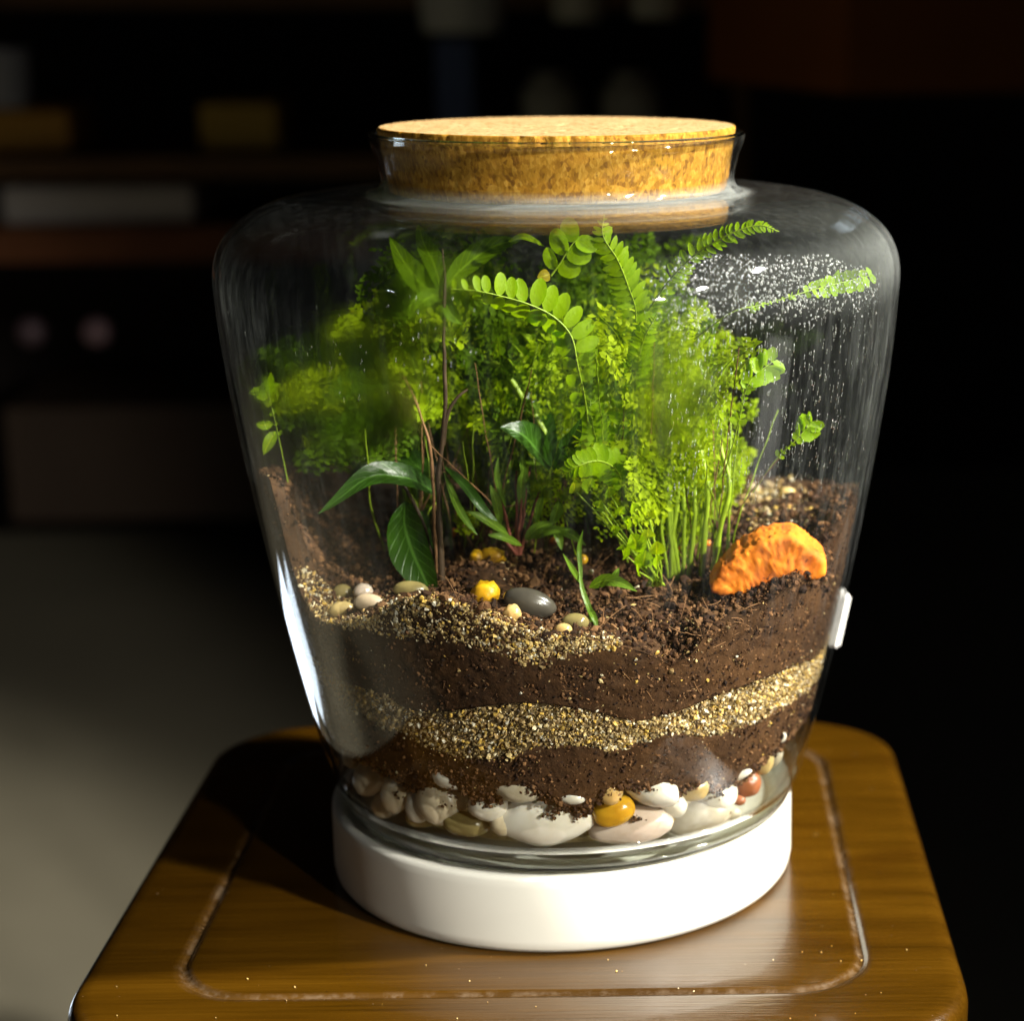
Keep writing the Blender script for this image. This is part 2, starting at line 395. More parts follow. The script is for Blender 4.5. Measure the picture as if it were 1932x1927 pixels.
def mat_pebble(name, col, col2, speck=.25, rough=.28, sss=.0, scale=70):
    m, nt = new_mat(name); N = NT(nt); P = N('ShaderNodeTexCoord').outputs['Object']
    n = noise(N, P, scale, 4, .6)
    c = mixc(N, ramp(N, n, [(.35, g(0)), (.68, g(1))]), col, col2)
    d = ramp(N, noise(N, P, 420, 3, .6), [(.70, g(0)), (.76, g(speck))])
    d2 = ramp(N, noise(N, P, 130, 5, .7), [(.66, g(0)), (.72, g(speck*1.6))])
    c = mixc(N, math_(N, 'MAXIMUM', d, d2), c, (.05, .022, .01))
    b = N('ShaderNodeBsdfPrincipled', inp={'Base Color': c, 'Roughness': rough, 'Specular IOR Level': .5, 'Normal': bump(N, n, .25, .0006)})
    if sss:
        b.inputs['Subsurface Weight'].default_value = sss; b.inputs['Subsurface Radius'].default_value = (.9, .7, .45); b.inputs['Subsurface Scale'].default_value = .004
    out(N, b.outputs[0]); return m

MAT = {}
MAT['glass'] = mat_glass('clear_glass'); MAT['glass_plain'] = mat_glass('clear_base_glass', False); MAT['solid_glass'] = mat_solid_glass(); MAT['drop'] = mat_drop()
MAT['fog'] = mat_fog(); MAT['cork_top'] = mat_cork(True); MAT['cork_side'] = mat_cork(False)
MAT['wood'] = mat_wood()
MAT['white'] = mat_plain('white_glaze', (.78, .775, .69), .35, .5, .05, 26, .12)
MAT['soil'] = mat_soil('dark_soil', (.018, .007, .0022), (.090, .040, .012))
MAT['soil_top'] = mat_soil('crumbly_soil', (.018, .0075, .0028), (.09, .042, .015))
MAT['grain'] = mat_tint('sand_grain', .45, .5, .12)
MAT['crumb'] = mat_tint('soil_crumb', .85, .25)
MAT['fern'] = mat_leaf('fern_leaf', (.21, .39, .0005), (.40, .60, .001), .5, .42, .22)
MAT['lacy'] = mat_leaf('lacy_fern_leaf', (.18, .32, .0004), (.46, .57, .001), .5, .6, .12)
MAT['lacy_dark'] = mat_leaf('shaded_fern_leaf', (.055, .135, .0006), (.17, .29, .001), .5, .6, .12)  # darker copy of the lacy leaf, shade put into its green
MAT['broad'] = mat_leaf('broad_leaf', (.012, .042, .003), (.035, .095, .004), .22, .3, .40)
MAT['narrow'] = mat_leaf('narrow_leaf', (.07, .16, .01), (.17, .28, .02), .35, .35)
MAT['yellow_leaf'] = mat_leaf('yellow_leaf', (.45, .36, .01), (.55, .42, .03), .45, .4)
MAT['stem'] = mat_plain('green_stem', (.26, .38, .02), .45, .4, .25, 200)
MAT['stem_dark'] = mat_plain('woody_stem', (.055, .032, .014), .6, .4, .5, 160, .4)
MAT['stem_red'] = mat_plain('red_stem', (.17, .05, .03), .5, .4, .4, 160)
MAT['fibre'] = mat_plain('root_fibre', (.22, .11, .045), .7, .3, .4, 200)

# ------------------------------------------------------------------ room
FLOOR = -0.45
def box(c, s, rz=0):
    c = np.asarray(c, float); s = np.asarray(s, float)/2
    V = np.array([[x, y, z] for x in (-1, 1) for y in (-1, 1) for z in (-1, 1)], float)*s
    a = math.cos(rz), math.sin(rz)
    V = np.stack([V[:, 0]*a[0]-V[:, 1]*a[1], V[:, 0]*a[1]+V[:, 1]*a[0], V[:, 2]], 1)+c
    return V, np.array([[0, 1, 3, 2], [4, 6, 7, 5], [0, 4, 5, 1], [2, 3, 7, 6], [0, 2, 6, 4], [1, 5, 7, 3]])
def box_obj(name, c, s, mat, parent=None, rz=0, bevel=.0):
    V, Fc = box((0, 0, 0), s, rz); me = mesh_np(name, V, Fc, mat, smooth=False)
    if bevel:
        bm = bmesh.new(); bm.from_mesh(me); bmesh.ops.bevel(bm, geom=list(bm.edges), offset=bevel, segments=2, affect='EDGES', profile=.5); bm.to_mesh(me); bm.free()
    o = link(name, me, parent)
    o.location = np.asarray(c, float)-(np.asarray(parent['base'][:]) if parent is not None and 'base' in parent else 0)
    return o
mfloor = mat_plain('floor_stone', (.25, .225, .16), .5, .3, .12, 5)
mwall = mat_plain('dark_wall', (.05, .04, .035), .8, .2, .2, 3)
fl = link('floor', mesh_np('floor', *[np.array([[-5, -5, FLOOR], [5, -5, FLOOR], [5, 5, FLOOR], [-5, 5, FLOOR]], float), np.array([[0, 1, 2, 3]])], mfloor)); fl['kind'] = 'structure'
wl = box_obj('back_wall', (0, 2.75, .8), (9, .1, 2.5), mwall); wl['kind'] = 'structure'

YB = 2.0
mshelf = mat_plain('shelf_wood', (.16, .085, .035), .6, .3, .3, 12)
def rect_at(x0, x1, y0, y1, Y):   # a box front seen between these picture lines at depth Y
    a = at(x0, y1, Y); b = at(x1, y0, Y); return a, b
shelf = empty('bookshelf', (at(200, 1000, YB)[0], YB, FLOOR), 'dark wooden shelf unit standing against the wall in the dim background', 'shelf')
def shelf_part(name, x0, x1, y0, y1, Y, depth, mat):
    a, b = rect_at(x0, x1, y0, y1, Y)
    return box_obj(name, ((a[0]+b[0])/2, Y+depth/2, (a[2]+b[2])/2), (b[0]-a[0], depth, b[2]-a[2]), mat, shelf)
mshelf_red = mat_plain('red_brown_wood', (.20, .07, .025), .6, .3, .3, 12)
shelf_part('shelf_board', -420, 1390, 290, 340, YB, .5, mshelf)
shelf_part('shelf_board', -420, 700, 425, 500, YB, .5, mshelf_red)
shelf_part('shelf_board', -420, 1390, -28, 14, YB, .5, mshelf)
shelf_part('drawer_front', 25, 740, 760, 985, YB+.02, .4, mat_plain('drawer_wood', (.042, .026, .016), .6, .3, .25, 9))
shelf_part('side_panel', 1392, 1412, -60, 1060, YB, .5, mshelf)
def bg_box(name, x0, x1, y0, y1, Y, depth, mat, label, cat, group=None, bevel=.006):
    a, b = rect_at(x0, x1, y0, y1, Y)
    o = box_obj(name, ((a[0]+b[0])/2, Y+depth/2, (a[2]+b[2])/2), (b[0]-a[0], depth, b[2]-a[2]), mat, bevel=bevel)
    return tag(o, label, cat, group)
mamb = mat_plain('amber_card', (.62, .33, .05), .5, .4, .1, 20)
bg_box('amber_box', -60, 128, 205, 290, YB+.03, .18, mamb, 'blurred amber box at the end of the shelf behind the jar', 'box')
bg_box('amber_box', 378, 522, 192, 290, YB+.03, .18, mat_plain('amber_card_olive', (.50, .33, .05), .5, .4, .1, 20), 'blurred square amber box alone in the middle of the shelf', 'box')
bg_box('paper_stack', 5, 362, 350, 424, YB+.02, .25, mat_plain('paper', (.62, .58, .56), .7, .2, .06, 30), 'pale stack of paper on the lower shelf behind the jar', 'paper')
def bg_lathe(name, xc, ytop, ybot, wpx, Y, mat, label, cat, group, shape):
    b = at(xc, ybot, Y); t = at(xc, ytop, Y); h = t[2]-b[2]; r = wpx/2/F*np.dot(b-CAM, FWD)
    V, Fc = lathe([(x*r, y*h) for x, y in shape], 32)
    o = link(name, mesh_np(name, V, Fc, mat)); o.location = b+np.array([0, r, 0]); return tag(o, label, cat, group)
JARSH = [(0, 0), (.9, 0), (1, .04), (1, .72), (.9, .82), (.66, .86), (.66, .98), (.6, 1), (0, 1)]
mpale = mat_plain('pale_glaze', (.50, .50, .42), .4, .4, .08, 30)
mgrey = mat_plain('grey_glaze', (.50, .52, .50), .4, .4, .08, 30)
bg_lathe('storage_jar', 1040, 136, 288, 108, YB+.04, mpale, 'pale jar on the shelf just above the left of the cork', 'jar', 'pale jars on the dark shelf', JARSH)
bg_lathe('storage_jar', 1195, 136, 288, 112, YB+.04, mpale, 'pale jar on the shelf above the right of the cork', 'jar', 'pale jars on the dark shelf', JARSH)
POT = [(0, 0), (.8, 0), (.88, .04), (1, .9), (1.04, .92), (1.04, 1), (.96, 1), (.9, .3), (0, .28)]
bg_lathe('pale_pot', 868, -150, 62, 176, YB-.2, mgrey, 'large grey white pot hanging at the top edge left of centre', 'pot', 'pots along the top', POT)
bg_lathe('pale_pot', 1090, -120, 40, 104, YB-.12, mpale, 'middle dim pot of the three along the top edge', 'pot', 'pots along the top', POT)
bg_lathe('pale_pot', 1240, -120, 34, 104, YB-.12, mpale, 'dim pot at the top edge farthest from the orange panel side', 'pot', 'pots along the top', POT)
bg_box('book', 826, 892, 70, 288, YB+.05, .15, mat_plain('blue_cloth', (.12, .17, .34), .7, .2, .1, 20), 'upright dark blue book on the shelf left of the cork', 'book')
bg_lathe('cup', 8, 90, 204, 88, YB+.02, mat_plain('blue_grey_glaze', (.34, .36, .44), .4, .4, .1, 20), 'blue grey cup on top of the amber box at the left edge', 'cup', None, POT)
for x, l in ((60, 'dim'), (183, 'bright pink')):
    c = at(x, 625, YB+.0); V, Fc = lathe([(0, .02), (.7, .018), (1, .008), (1, 0), (.5, -.006), (.45, -.05), (0, -.05)], 24)
    V[:, :2] *= .018*1.05
    V = np.stack([V[:, 0], -V[:, 2], V[:, 1]], 1)
    o = link('knob', mesh_np('knob', V, Fc, mat_plain('pink_knob', (.30, .19, .21) if x > 100 else (.13, .085, .10), .4, .4, .05)), shelf)
    o.location = c-np.asarray(shelf['base'][:])
a, b = rect_at(1490, 2150, -250, 178, 1.5)
cab = box_obj('wall_cabinet', ((a[0]+b[0])/2, 1.5+.3, (a[2]+b[2])/2), (b[0]-a[0], .5, b[2]-a[2]), mat_plain('orange_wood', (.34, .11, .02), .5, .3, .2, 8), rz=math.radians(14))
tag(cab, 'dim orange brown wooden cabinet in the top corner of the room', 'cabinet')

# ------------------------------------------------------------------ stool
TY, TS, TC = -0.05125, 0.329, np.array([-.0131, .0029])
stool = empty('wooden_stool', (TC[0], TC[1], FLOOR), 'brown stained wooden stool with rounded corners and a routed groove', 'stool')
def rrect(h, r, n=14):
    P = []
    for (qx, qy, a0) in ((1, 1, 0), (-1, 1, 90), (-1, -1, 180), (1, -1, 270)):
        # straight runs get points too
        for a in np.linspace(0, 90, n):
            t = math.radians(a0+a); P.append((qx*(h-r)+r*math.cos(t), qy*(h-r)+r*math.sin(t)))
    return np.array(P)
def densify(P, m=6):
    Q = []
    for i in range(len(P)):
        a, b = P[i], P[(i+1) % len(P)]
        k = m*4 if np.linalg.norm(b-a) > .05 else 1
        for t in range(k): Q.append(a+(b-a)*t/k)
    return np.array(Q)
H = TS/2
loops = []  # (offset inwards, z, dust)
for o_, z_, d_ in ((.004, -.024, 0), (.0008, -.022, 0), (0, -.019, 0), (0, -.007, 0), (.0006, -.004, 0), (.002, -.0016, 0), (.0045, -.0003, 0), (.008, 0, 0), (.020, 0, 0), (.0330, 0, 0),
                   (.0352, -.0002, .3), (.0358, -.0009, .9), (.0367, -.0015, .8), (.0377, -.0015, .8), (.0386, -.0009, 1), (.0393, -.0002, .3), (.0404, 0, 0), (.05, 0, 0), (.09, 0, 0)):
    r = max(.046-o_*.45, .012)
    loops.append((densify(rrect(H-o_, r)), z_, d_))
n = len(loops[0][0]); V = []; D = []
for P, z, d_ in loops:
    c_, s_ = math.cos(TY), math.sin(TY)
    V.append(np.stack([P[:, 0], P[:, 1], np.full(n, z)], 1)); D += [d_]*n
V = np.concatenate(V); i = np.arange(n); j = (i+1) % n
Fc = np.concatenate([np.stack([k*n+i, k*n+j, (k+1)*n+j, (k+1)*n+i], 1) for k in range(len(loops)-1)])
me = mesh_np('seat', V, [Fc, np.array([(len(loops)-1)*n+i]), np.array([i[::-1]])], MAT['wood'])
at_ = me.attributes.new('dust', 'FLOAT', 'POINT'); at_.data.foreach_set('value', np.array(D, dtype=np.float32))
seat = link('seat', me, stool); seat.location = (0, 0, -FLOOR); seat.rotation_euler = (0, 0, TY)
for sx_ in (-1, 1):
    for sy_ in (-1, 1):
        V, Fc = lathe([(.0, 0), (.013, 0), (.014, .003), (.019, .40), (.019, .4255), (0, .4255)], 24)
        l = link('leg', mesh_np('leg', V, Fc, MAT['wood']), stool); l.location = (sx_*.105, sy_*.105, 0)
for k in range(4):
    a = k*PI/2+TY
    V, Fc = box((0, 0, 0), (.17, .018, .04)); r_ = link('apron', mesh_np('apron', V, Fc, MAT['wood'], False), stool)
    r_.location = (-.105*math.sin(a), .105*math.cos(a), .40); r_.rotation_euler = (0, 0, a)

# white round base under the jar
CXS = -.003
sp_prof = [(0, .0298), (.0893, .0298), (.0903, .0302), (.0908, .0312), (.0915, .0318), (.0938, .0318), (.0949, .0313), (.09535, .0300), (.0955, .027), (.0956, .006), (.0950, .0028), (.0935, .0008), (.091, 0.0003), (0, .0003)]
V, Fc = lathe(sp_prof, 256, cx=CXS)
st = link('round_base', mesh_np('round_base', V, Fc, MAT['white'])); tag(st, 'plain white round base under the glass jar on the stool', 'base')

# ------------------------------------------------------------------ the jar
jar = empty('glass_jar', (0, 0, .0303), 'wide clear glass terrarium jar with broad shoulders on white base', 'jar')
TH = .0024
inner = []
for k in range(len(PR)):
    a = PR[max(0, k-1)]; b = PR[min(len(PR)-1, k+1)]; t = b-a; t /= np.linalg.norm(t); nrm = np.array([t[1], -t[0]])
    inner.append(PR[k]+nrm*TH*(1 if PR[k][0]-abs(nrm[0]) > -9 else 1))
inner = np.array(inner)
if inner[30, 0] > PR[30, 0]: inner = 2*PR-inner
lip = [(PR[0, 0]-.0012, PR[0, 1]-.0005)]
ring = np.vstack([PR[::-1], lip, inner])
V, Fc = lathe(ring, 256, close_loop=True)
V[:, 2] -= .0303
body = link('body', mesh_np('body', V, Fc, MAT['glass']), jar)
bp = [(0, .0303), (.0845, .0303), (.0872, .0306), (.0900, .0318), (.0922, .0338), (.0936, .0362), (.0946, .0392), (.0950, .0412), (.0925, .0413), (.0915, .0406), (.089, .0392), (.0865, .0386), (0, .0384)]
V, Fc = lathe(bp, 256); V[:, 2] -= .0303
link('heavy_base', mesh_np('heavy_base', V, Fc[:, ::-1], MAT['glass_plain']), jar)
tt_ = np.linspace(0, 2*PI, 17)[:-1]
V, Fc = lathe([(.0893+.0030*math.cos(a), .0338-.0303+.0026*math.sin(a)) for a in tt_], 256, close_loop=True)
link('heel', mesh_np('heel', V, Fc[:, ::-1], MAT['solid_glass']), jar)

tt_ = np.linspace(0, 2*PI, 13)[:-1]
V, Fc = lathe([(.0715+.0011*math.cos(a), .3010-.0303+.0008*math.sin(a)) for a in tt_], 256, close_loop=True)
link('rim', mesh_np('rim', V, Fc[:, ::-1], MAT['solid_glass']), jar)
# cork
cork = empty('cork_stopper', (0, 0, .279), 'pale brown agglomerated cork stopper pressed into the jar mouth', 'cork stopper')
cprof = [(.0640, .2790), (.0650, .2796), (.0655, .2812)]+[(.0655+.0034*(z-.2812)/.0215, z) for z in np.linspace(.283, .3027, 12)]+[(.06885, .30345), (.0683, .3037)]
V, Fc = lathe(cprof, 420)
for k in range(len(V)):
    v = Vector(V[k]); d_ = mnoise.noise(v*420)*.00022+mnoise.noise(v*130)*.00018
    if V[k][2] > .3012: d_ -= max(0, mnoise.noise(v*330+Vector((5, 1, 2)))-.1)*.0032
    h = math.hypot(V[k][0], V[k][1]); V[k][0] *= 1+d_/h; V[k][1] *= 1+d_/h
V[:, 2] -= .279
link('side', mesh_np('side', V, Fc, MAT['cork_side'], True), cork)
top_ring = V[-420:].copy(); top = [top_ring]
for q in np.linspace(.97, .02, 40): 
    t = top_ring*np.array([q, q, 1]); t[:, 2] = top_ring[:, 2].mean()
    top.append(t)
T = np.concatenate(top)
for k in range(420, len(T)):
    v = Vector(T[k]); T[k][2] += mnoise.noise(v*350)*.00016+mnoise.noise(v*60)*.00022-max(0, mnoise.noise(v*170+Vector((3, 3, 3)))-.38)*.003
i = np.arange(420); j = (i+1) % 420
Fc = np.concatenate([np.stack([k*420+i, k*420+j, (k+1)*420+j, (k+1)*420+i], 1) for k in range(len(top)-1)])
link('top', mesh_np('top', T, [Fc, np.array([(len(top)-1)*420+i])], MAT['cork_top']), cork)
bt = V[:420].copy(); link('bottom', mesh_np('bottom', bt, np.array([np.arange(420)[::-1]]), MAT['cork_side']), cork)

# ------------------------------------------------------------------ layers in the jar (heights against the glass, turned from picture lines into angle and height)
def trace(pts, inset=SOIL_IN):
    Q = np.array([hit(x, y, inset) for x, y in pts]); th = np.arctan2(Q[:, 1], Q[:, 0]); th = np.where(th > PI/2, th-2*PI, th)
    o_ = np.argsort(th); return th[o_], Q[o_, 2]
def curve(pts, back=None):
    th, z = trace(pts)
    if back is not None:
        th = np.concatenate([th, [PI/2]]); z = np.concatenate([z, [back]])
    return lambda t: np.interp(((np.asarray(t)+1.5*PI) % (2*PI))-1.5*PI, th, z, period=2*PI)
top_soil = curve([(510, 905), (522, 955), (545, 1050), (572, 1130), (600, 1172), (640, 1182), (700, 1172), (735, 1150), (760, 1136), (800, 1134), (850, 1144), (900, 1162), (950, 1184), (1000, 1203), (1050, 1213), (1100, 1218), (1160, 1216), (1217, 1232), (1264, 1255), (1300, 1240), (1331, 1200), (1391, 1180), (1430, 1155), (1464, 1130), (1500, 1100), (1540, 1072), (1570, 1040), (1590, 1000), (1606, 962)], .135)
sand_hi = curve([(600, 1250), (630, 1277), (656, 1290), (700, 1303), (737, 1316), (767, 1339), (817, 1346), (867, 1340), (916, 1333), (983, 1326), (1030, 1328), (1063, 1333), (1113, 1340), (1163, 1355), (1197, 1362), (1230, 1358), (1270, 1346), (1321, 1326), (1364, 1310), (1414, 1290), (1464, 1273), (1497, 1256), (1530, 1248)], .085)
sand_lo = curve([(610, 1290), (640, 1318), (670, 1342), (717, 1372), (750, 1383), (783, 1400), (817, 1420), (867, 1433), (916, 1437), (966, 1433), (1016, 1412), (1063, 1407), (1113, 1410), (1157, 1420), (1180, 1413), (1213, 1400), (1247, 1390), (1284, 1383), (1324, 1393), (1364, 1387), (1397, 1373), (1447, 1357), (1477, 1333), (1514, 1313), (1531, 1298)], .07)
soil_lo = curve([(640, 1400), (700, 1440), (740, 1462), (775, 1488), (803, 1470), (843, 1474), (876, 1492), (893, 1508), (933, 1508), (960, 1490), (1016, 1492), (1043, 1505), (1070, 1522), (1103, 1528), (1140, 1505), (1183, 1478), (1243, 1492), (1270, 1498), (1314, 1482), (1364, 1486), (1407, 1470), (1447, 1430), (1474, 1405), (1497, 1385), (1515, 1360)], .055)
top_sand_lo = curve([(560, 1140), (590, 1180), (616, 1188), (670, 1182), (700, 1192), (737, 1206), (817, 1210), (900, 1222), (950, 1240), (983, 1255), (1030, 1258), (1070, 1236), (1127, 1226), (1150, 1222)], .2)

# terrain of the top: thin-plate through points read off the photograph
ctrl = [(930, 1062, -.040), (985, 1072, -.038), (1000, 1135, -.062), (1250, 1135, -.068), (1190, 1175, -.082), (1270, 1098, -.045), (1395, 1108, -.062), (1470, 1085, -.055),
        (1450, 962, -.005), (1500, 975, -.01), (1400, 965, .02), (950, 935, .035), (1030, 965, .02), (870, 1030, .0), (700, 1118, -.062), (650, 1128, -.045), (770, 1095, -.03), (620, 1060, -.02),
        (880, 1150, -.088), (780, 1128, -.078), (1100, 1100, -.045), (1150, 960, .03), (720, 990, .03), (1250, 940, .045)]
CP = [at(*c) for c in ctrl]
for t in np.linspace(0, 2*PI, 40, endpoint=False):
    z = float(top_soil(t)); r = float(RS(z)); CP.append(np.array([r*math.cos(t), r*math.sin(t), z]))
CP = np.array(CP)
def _tps(d): return np.where(d > 1e-9, d*d*np.log(d+1e-12), 0)
_K = _tps(np.linalg.norm(CP[:, None, :2]-CP[None, :, :2], axis=2))+np.eye(len(CP))*2e-4
_Pm = np.hstack([np.ones((len(CP), 1)), CP[:, :2]])
_A = np.block([[_K, _Pm], [_Pm.T, np.zeros((3, 3))]])
_w = np.linalg.solve(_A, np.concatenate([CP[:, 2], np.zeros(3)]))
def terrain(X, Y):
    X = np.asarray(X, float); Y = np.asarray(Y, float)
    d_ = np.sqrt((X[..., None]-CP[:, 0])**2+(Y[..., None]-CP[:, 1])**2)
    h = _tps(d_)@_w[:-3]+_w[-3]+_w[-2]*X+_w[-1]*Y
    th = np.arctan2(Y, X); zc = top_soil(th); rr = np.hypot(X, Y)/RS(zc)
    w = np.clip((rr-.86)/.13, 0, 1); w = w*w*(3-2*w)
    return h*(1-w)+zc*w
def drop(x, y, strict=False):
    """where the picture line meets the terrain"""
    q = ray(x, y); Q = CAM+_ts[:, None]*q; inside = np.hypot(Q[:, 0], Q[:, 1]) < R(Q[:, 2])-.003
    d_ = Q[:, 2]-terrain(Q[:, 0], Q[:, 1]); i = np.where(inside & (d_ < 0) & (Q[:, 2] > .05))[0]
    return Q[i[0]] if len(i) else (None if strict else hit(x, y, .006))
def nz(P, s, off=0.0):
    return np.array([mnoise.noise(Vector((p[0]*s+off, p[1]*s, p[2]*s))) for p in P])

def band(name, lo, hi, mat, label, nth=720, nv=26, rough=.0007, inset=0.0, cap_top=True):
    th = np.linspace(0, 2*PI, nth, endpoint=False); zl, zh = lo(th), hi(th)
    v = np.linspace(0, 1, nv); Z = zl+(zh-zl)*v[:, None]
    Rr = RS(Z)-inset
    P = np.stack([Rr*np.cos(th), Rr*np.sin(th), Z], 2).reshape(-1, 3)
    front = P[:, 1] < .05; dn = np.zeros(len(P)); dn[front] = np.clip(nz(P[front], 230)+.5*nz(P[front], 90, 3.3), -1, .35)
    h = np.hypot(P[:, 0], P[:, 1]); k = 1+(dn*rough-rough*.4)/h; P[:, 0] *= k; P[:, 1] *= k
    i = np.arange(nth); j = (i+1) % nth
    Fq = [np.stack([r*nth+i, r*nth+j, (r+1)*nth+j, (r+1)*nth+i], 1) for r in range(nv-1)]
    caps = [np.array([i[::-1]])]
    if cap_top: caps.append(np.array([(nv-1)*nth+i]))
    me = mesh_np(name, P, [np.concatenate(Fq)]+caps, mat)
    o = link(name, me); return tag(o, label, None, None, 'stuff')
mix_dark = mat_soil('sand_bed', (.10, .066, .026), (.34, .24, .11))
floor_fn = lambda t: np.full_like(np.asarray(t, float), .0392)
tag(band('gravel_bed', lambda t: floor_fn(t)+.0004, lambda t: soil_lo(t)-.0003, mat_soil('wet_grit', (.16, .12, .05), (.42, .33, .17)), 'wet grit packed behind the drainage pebbles', inset=.012, nv=8), kind='stuff')
band('lower_soil', soil_lo, lambda t: sand_lo(t)-.0002, MAT['soil'], 'thin dark soil layer lying on the pebbles', inset=.0004)
band('sand_layer', sand_lo, lambda t: sand_hi(t)-.0002, mix_dark, 'wavy pale sand band between two soil layers', inset=.0012)
band('upper_soil', sand_hi, lambda t: top_soil(t)-.0002, MAT['soil'], 'thick brown soil layer above the sand band', nv=44, cap_top=False)

# crumbly top of the soil
nth, nr = 520, 120
th = np.linspace(0, 2*PI, nth, endpoint=False); rim = RS(top_soil(th)); q = np.linspace(0, 1, nr)**.8
X = (q[:, None]*rim*np.cos(th)); Y = (q[:, None]*rim*np.sin(th))
Z = np.concatenate([terrain(X[k], Y[k])[None] for k in range(nr)])
P = np.stack([X, Y, Z], 2).reshape(-1, 3)
edge = np.repeat(np.clip((1-q)/.06, 0, 1), nth)
P[:, 2] += edge*(nz(P, 90)*.0022+nz(P, 260, 9.1)*.0012+np.clip(nz(P, 45, 4.0), -1, 1)*.003)
i = np.arange(nth); j = (i+1) % nth
Fq = np.concatenate([np.stack([k*nth+i, (k+1)*nth+i, (k+1)*nth+j, k*nth+j], 1) for k in range(nr-1)])
ts = link('top_soil', mesh_np('top_soil', P, Fq, MAT['soil_top'])); tag(ts, 'crumbly dark planting soil heaped under the ferns', None, None, 'stuff')

# grains and crumbs
SAND = np.array([(.64, .48, .21), (.52, .37, .14), (.78, .68, .45), (.34, .22, .08), (.66, .43, .09), (.82, .76, .60), (.12, .075, .035), (.26, .17, .07), (.58, .42, .20)])
SP = np.array([.17, .17, .08, .15, .13, .05, .10, .09, .06])
SOILC = np.array([(.060, .025, .008), (.04, .016, .006), (.10, .046, .017), (.024, .010, .004), (.17, .085, .035)])
def side_points(lo, hi, n, t0, t1, dep0, dep1):
    t = rng.uniform(t0, t1, n); u = rng.uniform(0, 1, n); zl, zh = lo(t), hi(t); z = zl+(zh-zl)*u
    z += rng.normal(0, .0007, n)*np.where(rng.uniform(0, 1, n) < .12, 3.5, 1); ok = zh-zl > .0008
    r = RS(z)-rng.uniform(dep0, dep1, n)
    return np.stack([r*np.cos(t), r*np.sin(t), z], 1)[ok]
A0, A1 = -PI*1.06, .06*PI
Ps = side_points(sand_lo, sand_hi, 21000, A0, A1, .0003, .0024)
rad = .00018+.00072*rng.uniform(0, 1, len(Ps))**3
tag(grains('sand_grains', Ps, rad, SAND[rng.choice(9, len(Ps), p=SP)]*rng.uniform(.6, 1.45, (len(Ps), 1)).clip(0, 1.3), MAT['grain'], jitter=.3, flat=.45), 'pale and amber sand grains pressed against the glass')
# top sand: hump against the glass at front left, thin sprinkle behind
tA, _ = trace([(640, 1180), (1150, 1215)])
Ps = side_points(top_sand_lo, top_soil, 9000, tA[0], tA[1], .0003, .0014)
keep = rng.uniform(0, 1, len(Ps)) < np.clip(.45+(Ps[:, 2]-top_sand_lo(np.arctan2(Ps[:, 1], Ps[:, 0])))/.010, 0, 1)
Ps = Ps[keep]
t = rng.uniform(tA[0]-.25, tA[1]+.04, 8000); dd = np.abs(rng.normal(0, .008, 8000)); zc = top_soil(t); r = RS(zc)-.0006-dd
x, y = r*np.cos(t), r*np.sin(t); Pt = np.stack([x, y, terrain(x, y)+rng.uniform(-.0004, .0012, 8000)], 1)
def patch(cx, cy_, rx, ry, n):
    p = []
    for _ in range(n):
        a = drop(cx+rng.normal()*rx, cy_+rng.normal()*ry, True)
        if a is None: continue
        p.append(a+np.array([0, 0, rng.uniform(0, .0016)]))
    return np.array(p)
Pg = patch(1450, 955, 42, 22, 700); Pm_ = patch(1010, 1060, 70, 30, 160); Pr = patch(1250, 1200, 70, 40, 110)
Pall = np.concatenate([Ps, Pt, Pg, Pm_, Pr])
rad = .0002+.0007*rng.uniform(0, 1, len(Pall))**2.4; rad[len(Ps)+len(Pt):] *= 1.1
tag(grains('surface_sand', Pall, rad, SAND[rng.choice(9, len(Pall), p=SP)]*rng.uniform(.55, 1.5, (len(Pall), 1)).clip(0, 1.35), MAT['grain'], jitter=.3, flat=.45), 'pale sand hump and scattered grains on the soil surface')
# soil crumbs over the top and specks in the layers
n = 24000
rr = np.sqrt(rng.uniform(.05, 1, n)); t = rng.uniform(-PI*1.1, .1*PI, n); rim_ = RS(top_soil(t))-.001; x, y = rr*rim_*np.cos(t), rr*rim_*np.sin(t)
Pc = np.stack([x, y, terrain(x, y)+nz(np.stack([x, y, 0*x], 1), 60)*.002+rng.uniform(-.0005, .002, n)], 1)
tag(grains('soil_crumbs', Pc, rng.gamma(1.6, .00030, n).clip(.0002, .0021), SOILC[rng.integers(0, 5, n)]*rng.uniform(.6, 1.3, (n, 1)), MAT['crumb']), 'loose brown crumbs of soil over the planted surface')
Pk = np.concatenate([side_points(sand_hi, top_soil, 15000, A0, A1, .0002, .0012), side_points(soil_lo, sand_lo, 7000, A0, A1, .0003, .0016)])
ck = SOILC[rng.integers(0, 5, len(Pk))]*rng.uniform(.4, 1.7, (len(Pk), 1)); li = rng.uniform(0, 1, len(Pk)) < .03; ck[li] = SAND[rng.choice(9, li.sum(), p=SP)]*.7
tag(grains('soil_specks', Pk, (.0002+.0006*rng.uniform(0, 1, len(Pk))**3), ck, MAT['crumb']), 'fine specks of soil and grit against the glass')
